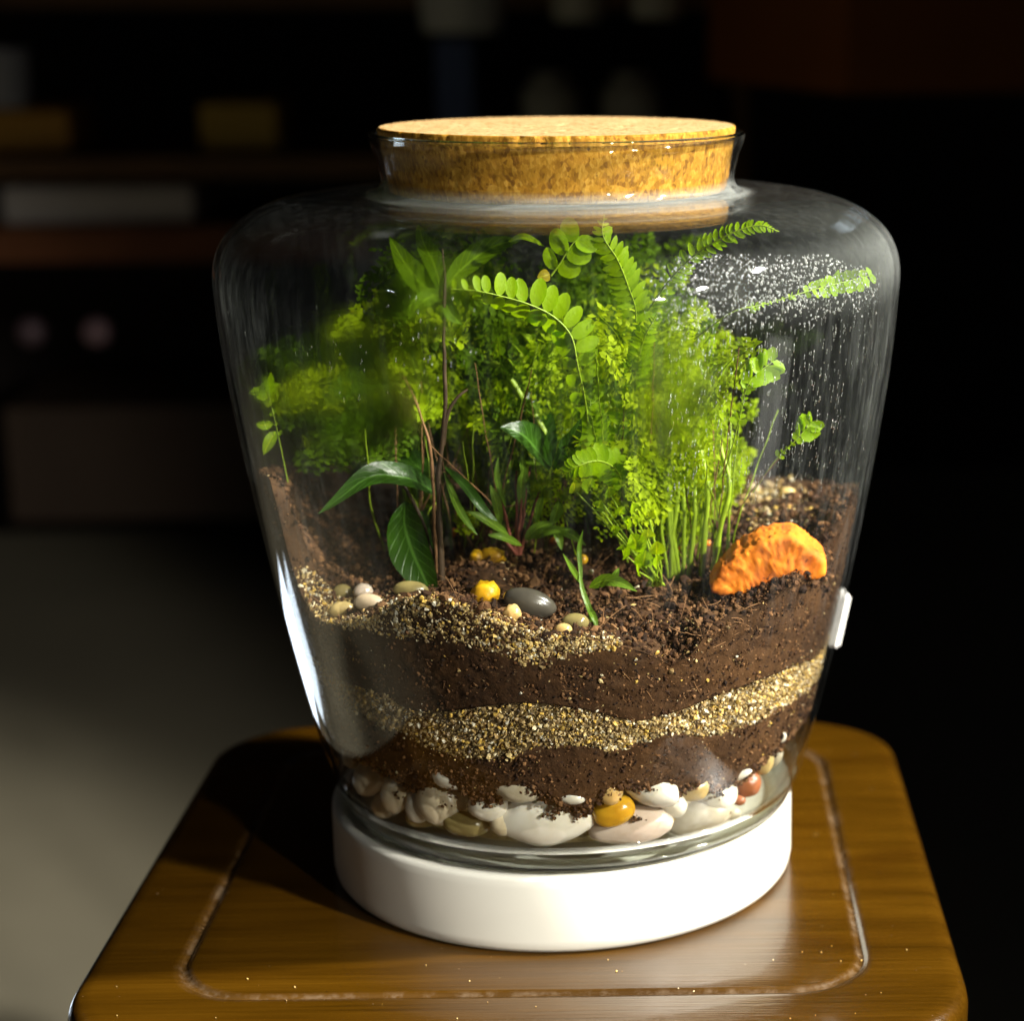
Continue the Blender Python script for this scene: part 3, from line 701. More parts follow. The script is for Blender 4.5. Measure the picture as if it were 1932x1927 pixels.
# ragged lower edge of the lower soil
fl_ = []
for fx, fy, m_ in ((1052, 1530, 22), (1040, 1537, 10), (1203, 1546, 20), (925, 1527, 4), (838, 1520, 6), (1246, 1500, 8), (1145, 1502, 10), (745, 1505, 14), (1355, 1505, 8), (1090, 1550, 4)):
    for _ in range(m_): fl_.append(hit(fx+rng.normal()*9, fy+rng.normal()*4, .0033))
fl_ = np.array(fl_)
tag(grains('soil_flecks', fl_, rng.uniform(.0002, .0007, len(fl_)), SOILC[rng.integers(0, 5, len(fl_))]*.8, MAT['crumb']), 'small dark flecks of soil stuck before the drainage pebbles')
t = rng.uniform(A0, A1, 2600); z = soil_lo(t)+rng.normal(-.0006, .0016, 2600); r = RS(z)-rng.uniform(.0002, .0035, 2600)
tag(grains('hanging_crumbs', np.stack([r*np.cos(t), r*np.sin(t), z], 1), rng.uniform(.0004, .0011, 2600), SOILC[rng.integers(0, 5, 2600)], MAT['crumb']), 'dark crumbs of soil trickling between the drainage pebbles')
# crumbs heaped against the foot of the orange rock
Pf = []
for _ in range(900):
    a_ = drop(rng.uniform(1335, 1570), 1098+rng.normal()*9-max(0, 0), True)
    if a_ is not None: Pf.append(a_+np.array([0, rng.uniform(-.002, .004), rng.uniform(0, .0035)]))
Pf = np.array(Pf); tag(grains('banked_crumbs', Pf, rng.gamma(1.6, .00032, len(Pf)).clip(.0002, .0016), SOILC[rng.integers(0, 5, len(Pf))]*rng.uniform(.6, 1.3, (len(Pf), 1)), MAT['crumb']), 'crumbs of soil banked against the foot of the orange rock')
# root fibres
mb = MB()
for _ in range(420):
    if rng.uniform() < .6:
        p = drop(rng.uniform(860, 1440), rng.uniform(1070, 1230)); p = p+np.array([0, 0, .001])
    else:
        tt = rng.uniform(A0, A1); zz = rng.uniform(float(sand_hi(tt)), float(top_soil(tt))); rr_ = RS(zz)-.0006; p = np.array([rr_*math.cos(tt), rr_*math.sin(tt), zz])
    L = rng.uniform(.002, .009); d1 = rng.normal(size=3); d1 /= np.linalg.norm(d1); d2 = rng.normal(size=3)*.4
    pts = np.array([p+d1*L*s+d2*L*(s*s) for s in np.linspace(0, 1, 5)])
    hh = np.hypot(pts[:, 0], pts[:, 1]); lim = RS(pts[:, 2])-.0003; f = np.minimum(1, lim/hh); pts[:, 0] *= f; pts[:, 1] *= f
    mb.add(*tube(pts, rng.uniform(.00008, .00022), 4))
tag(mb.build('root_fibres', MAT['fibre']), 'thin brown root fibres sticking out of the soil', None, None, 'stuff')

# ------------------------------------------------------------------ pebbles
PEB = {}
def pm(key):
    if key in PEB: return PEB[key]
    cfg = {'white': ((.72, .69, .60), (.60, .55, .43), .5, .22, .25), 'cream': ((.66, .58, .42), (.52, .43, .27), .5, .25, .2), 'dirty': ((.48, .44, .34), (.33, .28, .18), .8, .35, .0),
           'amber': ((.62, .36, .02), (.45, .22, .012), .5, .2, .15), 'tan': ((.50, .38, .16), (.38, .27, .10), .4, .28, .1), 'red': ((.36, .13, .055), (.25, .08, .03), .4, .3, .0),
           'pink': ((.66, .56, .46), (.56, .44, .34), .5, .24, .2), 'grey': ((.045, .040, .032), (.075, .066, .05), .2, .22, 0), 'olive': ((.27, .22, .08), (.19, .15, .06), .4, .2, .1),
           'yellow': ((.78, .46, .010), (.55, .26, .008), .4, .38, .15), 'orange': ((.72, .20, .015), (.60, .14, .01), .2, .35, 0), 'buff': ((.66, .48, .20), (.58, .36, .12), .3, .2, .2), 'stone': ((.46, .36, .24), (.34, .25, .16), .3, .5, 0)}[key]
    PEB[key] = mat_pebble('pebble_'+key, cfg[0], cfg[1], cfg[2], cfg[3], cfg[4]); return PEB[key]
def pebble(name, x, y, a, b, key, label, tilt=0, inset=None, on_top=False, depth=.85, rough=.08, cat='pebble', group=None, sub=4, lift=0, ang=0.0, Y=None, square=0.0):
    """a, b: half sizes as seen, in picture units"""
    c = (at(x, y, Y) if Y is not None else drop(x, y) if on_top else hit(x, y, .0040))
    s = np.dot(c-CAM, FWD)/F; ra, rb = a*s, b*s; rd = depth*min(ra, rb)
    if not on_top and Y is None:
        cc = hit(x, y, .0032+rd*.92); c = cc; s = np.dot(c-CAM, FWD)/F; ra, rb = a*s, b*s
        c[2] = max(c[2], .0396+min(rb, .8*rb))
    elif on_top: c = c+np.array([0, 0, lift])
    V0, F0 = ICO3 if sub == 4 else ico(sub)
    sd = rng.uniform(-50, 50, 3); V = V0.copy()
    if square: V = np.sign(V)*np.abs(V)**(1-square); 
    for k in range(len(V)):
        v = Vector(V0[k]); V[k] = V[k]*(1+rough*mnoise.noise(v*1.3+Vector(sd))+rough*.35*mnoise.noise(v*3.1+Vector(sd))+ang*abs(mnoise.noise(v*2.2-Vector(sd))))
    t = math.radians(tilt); ex = RIGHT*math.cos(t)-UP*math.sin(t); ey = RIGHT*math.sin(t)+UP*math.cos(t); ez = np.cross(ex, ey)
    if on_top and Y is None:   # lie on the ground rather than face the lens
        ez = np.array([0, -1, 0])
        ex = np.array([math.cos(t), 0, -math.sin(t)]); ey = np.array([math.sin(t), 0, math.cos(t)])
    V = V[:, 0:1]*ex*ra+V[:, 1:2]*ey*rb+V[:, 2:3]*ez*rd
    o = link(name, mesh_np(name, V, F0, pm(key))); o.location = c
    return tag(o, label, cat, group)
GB = 'drainage pebbles at the bottom of the jar'
B = lambda *a, **k: pebble('pebble', *a, group=GB, **k)
B(753, 1490, 31, 48, 'cream', 'tall dim cream pebble second from the left end of the bottom row', tilt=20)
B(833, 1505, 49, 52, 'cream', 'big upright cream pebble left of the bright small cream one', tilt=-10)
B(848, 1470, 34, 20, 'white', 'white pebble lying on the big upright cream pebble', tilt=15)
B(921, 1518, 38, 32, 'white', 'bright round cream white pebble capped with hanging soil', tilt=-5)
B(976, 1485, 48, 31, 'dirty', 'grey white pebble half hidden above the largest white pebble', tilt=8)
B(1030, 1546, 92, 49, 'white', 'largest white pebble with dark soil flecks, at the centre of the bottom row', tilt=-2, depth=.8)
B(1079, 1505, 26, 14, 'white', 'small white pebble on the right shoulder of the largest one', tilt=5)
B(1150, 1493, 26, 27, 'buff', 'small cream pebble sitting on the dark amber pebble', tilt=0)
B(1158, 1531, 42, 30, 'amber', 'dark amber pebble tilted up beside the largest white pebble', tilt=-18)
B(1228, 1487, 57, 34, 'white', 'clean white pebble sloping down right, soil above it', tilt=22)
B(1190, 1556, 82, 37, 'pink', 'long pinkish white pebble with dirt flecks at the very bottom right of the largest', tilt=-6)
B(1308, 1488, 31, 25, 'tan', 'yellow ochre pebble next to a round cream white one', tilt=-8)
B(1350, 1500, 41, 37, 'white', 'round speckled cream white pebble between the ochre and the red pebble', tilt=-14)
B(1320, 1541, 66, 35, 'dirty', 'wide dull white pebble under the ochre and round cream pebbles', tilt=-16)
B(1408, 1478, 28, 27, 'red', 'reddish brown pebble at the right end of the bottom row', tilt=-25)
B(1396, 1464, 24, 8, 'white', 'thin white chip lying on the reddish brown pebble', tilt=-24)
B(1440, 1437, 20, 27, 'tan', 'tan pebble up the right side above the red pebble', tilt=12)
B(1464, 1428, 12, 21, 'dirty', 'narrow whitish pebble beside the upper tan pebble', tilt=20)
B(1476, 1392, 7, 11, 'white', 'tiny white stone highest on the right, in the lower soil', tilt=25)
B(1394, 1511, 13, 10, 'red', 'tiny brownish stone under the reddish brown pebble')
B(700, 1466, 32, 40, 'dirty', 'dull mist covered pebble at the left end of the bottom row', tilt=30)
B(880, 1556, 44, 24, 'olive', 'olive stained pebble low between the cream pebbles', tilt=8)
B(790, 1520, 26, 34, 'white', 'slim upright white pebble wedged between the two tall cream pebbles on the left', tilt=8)
B(725, 1520, 24, 26, 'cream', 'rounded cream pebble low beside the heel of the glass, left of the tall cream one', tilt=20)
B(948, 1556, 24, 22, 'cream', 'small cream pebble under the left tip of the largest white pebble')
B(1272, 1520, 26, 24, 'white', 'small round white pebble between the long pinkish one and the wide dull one')
for (x, y, a, b_, k, l) in ((795, 1545, 30, 18, 'tan', 'stained tan pebble peeping out low between the two left cream pebbles'), (955, 1545, 30, 20, 'olive', 'olive pebble hidden behind the left edge of the largest white pebble'),
        (1105, 1560, 24, 22, 'olive', 'dark olive pebble in the gap between the largest white and the pinkish white'), (1262, 1535, 28, 22, 'tan', 'tan pebble behind the right tip of the long pinkish white one'),
        (1110, 1485, 20, 16, 'dirty', 'grimy pebble behind the small cream one on the amber pebble'), (1288, 1515, 20, 16, 'dirty', 'grimy pebble under the yellow ochre one'),
        (665, 1425, 20, 26, 'dirty', 'grimy pebble highest at the far left, half lost in mist'), (1375, 1535, 24, 14, 'dirty', 'grimy flat pebble under the tiny brownish stone')):
    s_ = pebble('pebble', x, y, a, b_, k, l, group=GB, Y=hit(x, y)[1]+.020)
T = lambda *a, **k: pebble('surface_stone', *a, on_top=True, cat='stone', sub=3, **k)
T(645, 1166, 25, 16, 'tan', 'flat tan stone nearest the glass on the left sand', lift=.003, tilt=-8)
T(647, 1127, 19, 15, 'olive', 'dark olive stone behind the pinkish one on the left', lift=.002)
T(686, 1131, 18, 15, 'pink', 'pinkish cream stone on the left behind the greyish tan stone', lift=.003, ang=.2)
T(698, 1153, 30, 18, 'stone', 'greyish tan stone right of the flat tan stone', lift=.003, tilt=10)
T(776, 1124, 34, 18, 'olive', 'brown stone half buried on top of the sand hump', lift=.002, tilt=5)
T(917, 1136, 25, 22, 'yellow', 'rough amber yellow stone behind the crest of the sand hump', lift=.003, ang=.5, tilt=10)
T(1000, 1163, 52, 28, 'grey', 'smooth dark grey stone in the hollow behind the sand', lift=.005, tilt=18, rough=.06)
T(967, 1172, 16, 15, 'buff', 'knobbly pale yellow stone in front of the dark grey stone', lift=.003, ang=.4)
T(1063, 1199, 17, 13, 'buff', 'small yellow pebble on the sand beside an olive one', lift=.002)
T(1085, 1190, 27, 18, 'olive', 'olive translucent pebble just right of the small yellow one', lift=.003)
T(900, 1066, 12, 17, 'yellow', 'narrow bright yellow chip left of a wider yellow stone', lift=.0025, ang=.3)
T(930, 1062, 22, 16, 'yellow', 'bright yellow wedge shaped stone on the soil mound', lift=.0025, ang=.4, tilt=15)
T(1022, 1012, 12, 12, 'orange', 'orange stone beside the red stemmed seedling', lift=.003, ang=.3)
T(856, 1020, 6, 11, 'orange', 'little orange chip beside the woody stem', lift=.003)
T(846, 1034, 9, 13, 'dirty', 'pale grey chip beside the woody stem', lift=.002)
T(943, 899, 16, 11, 'pink', 'pinkish beige wedge of stone in the shade at the back', lift=.003, tilt=-30, ang=.2)
T(959, 937, 13, 10, 'stone', 'beige stone under the pinkish wedge at the back', lift=.003)
T(906, 938, 8, 8, 'orange', 'tiny orange pebble at the back on the left of the seedling', lift=.003)
T(1045, 1040, 8, 8, 'orange', 'tiny orange stone right of the red stems', lift=.004)
T(1015, 1022, 10, 6, 'orange', 'flat orange chip in front of the red stems', lift=.003)
T(1100, 1084, 10, 10, 'yellow', 'single yellow bead of stone among the middle grass blades', lift=.006)
T(1116, 1103, 5, 5, 'white', 'tiny white bead below the yellow bead', lift=.005)
T(1286, 1050, 7, 7, 'orange', 'tiny orange stone at the foot of the pale green stalks', lift=.003)
T(1334, 1040, 11, 7, 'orange', 'salmon orange chip between the stalks and the big orange rock', lift=.003)
T(1485, 940, 16, 12, 'buff', 'yellowish pebble on the gravel above the big orange rock', lift=.002, ang=.2)
T(1420, 930, 14, 10, 'stone', 'pale brown pebble at the top of the gravel slope', lift=.002)

# big orange rock
outl = [(1346, 1090), (1358, 1058), (1385, 1032), (1416, 1010), (1444, 995), (1486, 989), (1511, 997), (1528, 1015), (1549, 1032), (1559, 1057), (1548, 1073), (1520, 1076), (1500, 1062), (1478, 1070), (1452, 1084), (1420, 1094), (1388, 1101), (1360, 1103)]
Ydep = hit(1450, 1045)[1]+.022
O3 = np.array([at(x, y, Ydep) for x, y in outl]); oc = O3.mean(0); OL = catmull(np.vstack([O3, O3[:1]]), 90)[:-1]-oc
bm = bmesh.new(); fv = [bm.verts.new(p) for p in OL[::2]]; f0 = bm.faces.new(fv)
ex = bmesh.ops.extrude_face_region(bm, geom=[f0]); vv = [e for e in ex['geom'] if isinstance(e, bmesh.types.BMVert)]
for v in vv: v.co += Vector((.001, .016, .002))
bmesh.ops.triangulate(bm, faces=bm.faces); 
for _ in range(4):
    lng = [e for e in bm.edges if e.calc_length() > .0024]
    if lng: bmesh.ops.subdivide_edges(bm, edges=lng, cuts=1); bmesh.ops.triangulate(bm, faces=bm.faces)
bmesh.ops.recalc_face_normals(bm, faces=bm.faces)
for _ in range(2): bmesh.ops.smooth_vert(bm, verts=bm.verts, factor=.5, use_axis_x=True, use_axis_y=True, use_axis_z=True)
for v in bm.verts:
    p = v.co.copy(); n_ = v.normal.copy()
    v.co = p*1.03+n_*(mnoise.noise(p*110)*.0012+mnoise.noise(p*300)*.0006+mnoise.noise(p*800)*.0006-abs(mnoise.noise(p*190))*.0012-max(0, mnoise.noise(p*230+Vector((4, 4, 4)))-.30)*.002)
me = bpy.data.meshes.new('orange_rock'); bm.to_mesh(me); bm.free(); me.materials.append(mat_pebble('orange_rock', (.86, .24, .003), (.60, .13, .003), 1.0, .8, 0, 120))
rock = link('orange_rock', me)
for p_ in me.polygons: p_.use_smooth = True
rock.location = oc+np.array([0, .0012, -.0052]); tag(rock, 'large arched orange rock leaning against the glass on the right', 'rock')

# ------------------------------------------------------------------ plants
def clampj(P, m=.0045):
    P = np.array(P, float); h = np.hypot(P[..., 0], P[..., 1]); lim = R(np.clip(P[..., 2], .04, .285))-m
    lim = np.where(P[..., 2] > .283, .060, lim)
    f = np.minimum(1, lim/np.maximum(h, 1e-6)); P[..., 0] *= f; P[..., 1] *= f; return P
def oval(w=.55, n=5, fold=.10, curl=.12, tip=1.0, base=.9):
    """leaf template: length 1 along +Y, normal +Z"""
    V = []; ys = (1-np.cos(np.linspace(0, PI, n+1)))/2
    for k, y in enumerate(ys):
        yy = y**base; ww = max(w*.04, w*.5*(4*yy*(1-yy))**(.5*tip))
        z = -curl*y*y; V += [(-ww, y, z+fold*ww*2), (0, y, z), (ww, y, z+fold*ww*2)]
    Fq = []
    for k in range(n):
        a = 3*k; Fq += [(a, a+1, a+4, a+3), (a+1, a+2, a+5, a+4)]
    return np.array(V), np.array(Fq)
def frame(dirv, nrm):
    y = dirv/np.linalg.norm(dirv); z = nrm-y*np.dot(nrm, y); z /= np.linalg.norm(z)+1e-9; x = np.cross(y, z); return np.stack([x, y, z], 1)
LEAFDATA = {}
def leaf_data(key, tmpl, mat):
    if key not in LEAFDATA: LEAFDATA[key] = mesh_np(key, tmpl[0], tmpl[1], mat)
    return LEAFDATA[key]
def plant(name, px, label, cat='plant', group=None):
    b_ = drop(*px) if len(px) == 2 else at(*px)
    return empty(name, tuple(float(v) for v in b_), label, cat, group)
def base_of(p): return np.array(p['base'][:])
def frond(pl, path, n, lw, tmpl, key, mat, stem_r=.0004, ang=70, face=(0.15, -1, .35), start=.12, shape=None, sides=(1, -1), other_tilt=.9, indiv=True, stem_mat=None, jit=.12, name='frond'):
    P = clampj(np.array([at(*q) for q in path])); C = catmull(P, 60); C = clampj(C)
    off = base_of(pl)
    V, Fc = tube(C, np.linspace(stem_r, stem_r*.4, 60), 5)
    mb = MB(); mb.add(V, Fc)
    leaves = []
    T = np.gradient(C, axis=0); T /= np.linalg.norm(T, axis=1)[:, None]; face = np.array(face, float); face /= np.linalg.norm(face)
    for s in sides:
        for k in range(n):
            u = start+(1-start)*(k+.5+.12*(s > 0))/n; i_ = min(59, int(u*59.9)); t = T[i_]; p = C[i_]
            side = np.cross(t, face)*s; side /= np.linalg.norm(side)
            a = math.radians(ang+rng.normal()*6); dv = t*math.cos(a)+side*math.sin(a)
            f = face.copy()
            if s < 0: dv = dv*math.cos(other_tilt)-face*math.sin(other_tilt)*.8; f = face*.7+side*.7
            L = lw*(shape(u) if shape else math.sin(PI*min(1, u*.8+.22))**.6)*(1+rng.normal()*.06)
            f = f+rng.normal(size=3)*jit
            leaves.append((p, frame(dv, f)*L))
    if indiv:
        fo = mb.build(name, stem_mat or MAT['stem'], pl, off)
        me = leaf_data(key, tmpl, mat)
        for p, A in leaves:
            o = bpy.data.objects.new('leaflet', me); COL.objects.link(o); o.parent = fo
            Mx = Matrix.Identity(4)
            for r_ in range(3):
                for c_ in range(3): Mx[r_][c_] = A[r_, c_]
                Mx[r_][3] = p[r_]-off[r_]
            o.matrix_local = Mx
        return fo
    for p, A in leaves: mb.add(clampj(tmpl[0]@A.T+p, .003), tmpl[1])
    return mb.build(name, mat, pl, off)
def leaf_strip(path, w, nrm, fold=.18, n=14, tipp=.8, wavy=.0):
    C = catmull(path, n+1); T = np.gradient(C, axis=0); T /= np.linalg.norm(T, axis=1)[:, None]; V = []
    for k in range(n+1):
        u = k/n; ww = w*.5*max(.03, math.sin(PI*u**tipp)**.8); x = np.cross(T[k], nrm); x /= np.linalg.norm(x); z = np.cross(x, T[k])
        wv = wavy*math.sin(k*1.7)*ww
        V += [C[k]-x*ww+z*(fold*ww*2+wv), C[k]-x*ww*.5+z*fold*ww*.8, C[k], C[k]+x*ww*.5+z*fold*ww*.8, C[k]+x*ww+z*(fold*ww*2-wv)]
    Fq = []
    for k in range(n):
        for q_ in range(4): a = 5*k+q_; Fq.append((a, a+1, a+6, a+5))
    B_ = np.array([[k/n, v_, 0] for k in range(n+1) for v_ in (0, .5, 1, .5, 0)])
    return np.array(V), np.array(Fq), B_
def leaf_part(pl, path, wpx, mat, nrm=(0.1, -1, .4), name='leaf', label=None, **kw):
    P = clampj(np.array([at(*q) for q in path])); s = np.dot(P[0]-CAM, FWD)/F
    V, Fc, B_ = leaf_strip(P, wpx*s, np.array(nrm, float), **kw); V = clampj(V, .0035)
    sd = rng.uniform(-9, 9); V = V+np.array([mnoise.noise_vector(Vector(v*70)+Vector((sd, 0, 0))) for v in V])*min(.0012, wpx*s*.07)
    me = mesh_np(name, clampj(V, .0034)-base_of(pl), Fc, mat); ca = me.color_attributes.new('blade', 'FLOAT_COLOR', 'POINT')
    cc = np.ones((len(V), 4), dtype=np.float32); cc[:, :3] = B_; ca.data.foreach_set('color', cc.ravel())
    o = link(name, me, pl)
    if label: o['label'] = label
    return o
def stem_part(pl, path, rpx, mat, name='stem', taper=.6):
    P = clampj(np.array([at(*q) for q in path])); C = clampj(catmull(P, 36)); s = np.dot(P[0]-CAM, FWD)/F
    k = np.array([1+.22*mnoise.noise(Vector(c*160))+.55*max(0, mnoise.noise(Vector(c*95)+Vector((3, 1, 7)))-.28)*2 for c in C]); C = C+np.array([mnoise.noise_vector(Vector(c*110)) for c in C])*.0005
    V, Fc = tube(C, np.linspace(rpx*s, rpx*s*taper, 36)*k, 7); return link(name, mesh_np(name, V-base_of(pl), Fc, mat), pl)

OV = oval(.56, 6, .10, .10, 1.0, 1.0); OVL = oval(.42, 6, .12, .12, 1.25, .8); RND = oval(.80, 7, .08, .12, .95, 1.0); TIN = oval(.6, 2, .1, .1)
# --- button fern: the arching frond in front and its neighbours
fern = plant('button_fern', (1130, 1000, -.03), 'bright green fern with an arching front frond of small oval leaflets', 'fern')
Yf = -.070
frond(fern, [(1128, 880, -.045), (1112, 820, -.058), (1105, 760, -.066), (1090, 690, -.070), (1078, 635, Yf), (1045, 598, Yf), (1000, 575, Yf-.002), (950, 560, Yf-.004), (900, 549, Yf-.006), (850, 545, Yf-.006)], 18, .0076, OV, 'leaflet_oval', MAT['fern'], .00045, 72,
      face=(.1, -1, .15), shape=lambda u: .62+.75*math.sin(PI*min(1, u*.92+.02))**1.2 if u < .8 else .95-.55*(u-.8)/.2, other_tilt=1.0)
frond(fern, [(1040, 520, -.062), (1058, 495, -.063), (1075, 467, -.064), (1092, 447, -.064)], 3, .0088, RND, 'leaflet_round', MAT['fern'], .0004, 62, face=(0, -1, .25), start=.02, shape=lambda u: 1.0, other_tilt=.1, jit=.18)
yl = leaf_part(fern, [(1037, 517, -.062), (1026, 520, -.063), (1013, 523, -.063)], 24, MAT['yellow_leaf'], (0, -1, .2), 'leaflet', 'yellowed round leaflet'); 
frond(fern, [(1180, 700, -.03), (1200, 600, -.05), (1185, 540, -.06), (1165, 490, -.064), (1138, 445, -.066), (1140, 405, -.064)], 20, .0072, OVL, 'leaflet_long', MAT['fern'], .0004, 58, face=(.2, -1, .2), other_tilt=.5)
frond(fern, [(1150, 860, -.045), (1180, 780, -.06), (1200, 700, -.07), (1215, 640, -.076), (1240, 590, -.08)], 20, .0065, OVL, 'leaflet_long', MAT['fern'], .0004, 60, other_tilt=.6)
frond(fern, [(1120, 900, -.04), (1060, 820, -.02), (1010, 760, .0), (985, 700, .01), (975, 650, .01)], 20, .0066, OVL, 'leaflet_long', MAT['fern'], .0004, 60, other_tilt=.4)
frond(fern, [(1125, 930, -.04), (1130, 860, -.055), (1118, 800, -.062), (1112, 740, -.06)], 16, .0078, OVL, 'leaflet_long', MAT['fern'], .0004, 58, other_tilt=.4)
frond(fern, [(1180, 940, -.05), (1165, 890, -.07), (1130, 870, -.078), (1090, 880, -.082), (1060, 900, -.08)], 16, .0066, OV, 'leaflet_oval', MAT['fern'], .0004, 65, other_tilt=.6)
frond(fern, [(1160, 690, -.03), (1240, 560, -.05), (1300, 490, -.065), (1370, 445, -.075), (1430, 425, -.078), (1470, 437, -.078)], 30, .0052, OVL, 'leaflet_long', MAT['fern'], .0005, 52, other_tilt=.6)
# --- lacy ferns: soft masses on the left and on the right
def lacy_frond(pl, path, npin, plen, leaf, mat, name='frond', rs=.00028, tint=1):
    P = clampj(np.array([at(*q) if len(q) == 3 and abs(q[0]) > 5 else q for q in path])); C = clampj(catmull(P, 40)); mb = MB(); mb.add(*tube(C, np.linspace(rs, rs*.4, 40), 4))
    T = np.gradient(C, axis=0); T /= np.linalg.norm(T, axis=1)[:, None]
    face = np.array([rng.normal()*.5, -1, .5+rng.normal()*.4]); V0, F0 = TIN
    for s in (1, -1):
        for k in range(npin):
            u = .22+.78*(k+.5)/npin; i_ = min(39, int(u*39.9)); side = np.cross(T[i_], face)*s; side /= np.linalg.norm(side)
            dv = T[i_]*.55+side*.85+np.array([0, 0, -.1])+rng.normal(size=3)*.12; dv /= np.linalg.norm(dv)
            L = plen*(1.08-u)**.7*(1+rng.normal()*.1)
            m = max(2, int(L/(leaf*.62)))
            for q_ in range(m):
                pc = C[i_]+dv*L*(q_+.6)/m+np.array([0, 0, -.12*L*((q_+.6)/m)**2])
                for s2 in (1, -1):
                    sd2 = np.cross(dv, face)*s2; sd2 /= np.linalg.norm(sd2)
                    d2 = dv*.5+sd2*.9+rng.normal(size=3)*.2
                    A = frame(d2, face+rng.normal(size=3)*.45)*leaf*(1.1-.5*q_/m)*(1+rng.normal()*.15)
                    mb.add(V0@A.T+pc, F0)
    V = np.concatenate(mb.V); mb.V = [clampj(V, .0034)]; 
    mb.C = [np.ones((len(V), 3))]
    return mb.build(name, mat, pl, base_of(pl))
lf = plant('lacy_fern', (790, 1050, -.02), 'soft dark green lacy fern filling the left of the jar', 'fern')
for k in range(74):
    tx, ty = rng.uniform(490, 880), rng.uniform(560, 880)
    if tx < 640 and ty < 660: ty += 90
    Y1 = rng.uniform(-.05, .075); bx = rng.uniform(770, 860); mx_ = (bx+tx)/2
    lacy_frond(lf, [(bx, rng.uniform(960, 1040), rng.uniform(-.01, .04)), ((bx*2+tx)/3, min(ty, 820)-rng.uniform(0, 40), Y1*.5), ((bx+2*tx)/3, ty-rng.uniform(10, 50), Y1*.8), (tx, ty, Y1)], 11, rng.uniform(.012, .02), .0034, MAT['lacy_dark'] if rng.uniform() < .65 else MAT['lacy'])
rf = plant('lacy_fern', (1280, 1070, -.035), 'brilliant yellow green lacy fern crowding the right front glass', 'fern')
for k in range(80):
    tx, ty = rng.uniform(1080, 1440), rng.uniform(560, 940)
    if tx > 1330 and ty < 600: ty += 80
    Y1 = rng.uniform(-.085, .05); bx = rng.uniform(1215, 1320)
    lacy_frond(rf, [(bx, rng.uniform(1000, 1080), rng.uniform(-.05, .0)), ((bx*2+tx)/3+rng.normal()*15, ty*.45+1010*.55, Y1*.6-.01), ((bx+2*tx)/3, ty*.85+990*.15, Y1*.85), (tx, ty, Y1)], 11, rng.uniform(.011, .019), .0032, MAT['lacy'] if rng.uniform() < .85 else MAT['lacy_dark'])
for x0, x1 in ((1240, 1262), (1252, 1275), (1262, 1283), (1270, 1266), (1284, 1290), (1312, 1298), (1333, 1322), (1375, 1340)):
    stem_part(rf, [(x1, 1100, -.045), ((x0+x1)/2+rng.normal()*3, 1010, -.05), (x0+rng.normal()*4, 915, -.052), (x0-15+rng.normal()*10, 840, -.045)], rng.uniform(3.5, 6), MAT['stem'], 'stalk', .7)
gc = plant('low_fern', (1000, 990, .0), 'low tangled green growth around the red stemmed seedling', 'fern')
for k in range(15):
    bx, Y0 = rng.uniform(860, 1170), rng.uniform(-.045, .03); b0 = drop(bx, rng.uniform(985, 1060)); tx, ty = bx+rng.normal()*70, rng.uniform(860, 985)
    lacy_frond(gc, [(bx, rng.uniform(990, 1050), Y0), ((bx*2+tx)/3, ty*.4+1010*.6, Y0), ((bx+2*tx)/3, ty*.8+1010*.2-8, Y0-.006), (tx, ty, Y0-.012)], 9, rng.uniform(.006, .011), .0026, MAT['lacy_dark'] if rng.uniform() < .6 else MAT['lacy'])
bk = plant('lacy_fern', (980, 960, .045), 'loose green fern at the back behind the bright stalk', 'fern')
for k in range(80):
    tx, ty = rng.uniform(730, 1330), rng.uniform(440, 840); Y1 = rng.uniform(-.01, .085)
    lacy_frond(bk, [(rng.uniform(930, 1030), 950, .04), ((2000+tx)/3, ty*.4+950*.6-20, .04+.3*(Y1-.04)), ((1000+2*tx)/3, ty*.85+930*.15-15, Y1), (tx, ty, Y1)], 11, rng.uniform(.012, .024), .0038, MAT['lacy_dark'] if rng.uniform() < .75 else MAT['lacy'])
mf = plant('lacy_fern', (940, 1010, -.01), 'finely cut yellow green fern in the middle, between woody stem and arching frond', 'fern')
for k in range(46):
    tx, ty = rng.uniform(830, 1100), rng.uniform(590, 855); Y1 = rng.uniform(-.04, .015)
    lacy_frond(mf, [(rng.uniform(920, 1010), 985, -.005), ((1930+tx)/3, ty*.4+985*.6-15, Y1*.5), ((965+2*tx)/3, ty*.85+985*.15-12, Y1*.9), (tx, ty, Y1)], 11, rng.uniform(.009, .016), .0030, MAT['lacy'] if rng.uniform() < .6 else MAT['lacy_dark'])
# bright blurred stalk and leafy tip in the middle
mb_ = MAT['fern']
stem_part(bk, [(1040, 850, -.03), (1015, 795, -.028), (985, 752, -.025), (948, 700, -.02), (920, 680, -.015)], 8, MAT['stem'], 'stalk', .9)
for (x, y) in ((965, 640), (985, 660), (1002, 640), (950, 615), (1010, 672), (935, 650), (975, 690)):
    leaf_part(bk, [(x, y+28, -.02), (x+4, y+8, -.022), (x-4+rng.normal()*12, y-14, -.024)], 20, MAT['fern'], (.5, -.8, .6), 'leaf')
for k in range(26):
    bx = rng.uniform(1180, 1380); tx, ty = bx+rng.normal()*70, rng.uniform(640, 900)
    stem_part(rf, [(bx, 1060, -.04), (bx+(tx-bx)*.3+rng.normal()*8, 960, -.05), (tx, ty, rng.uniform(-.09, -.03))], rng.uniform(1.2, 2.2), MAT['stem'] if k % 3 else MAT['fibre'], 'thin_stem', .5)
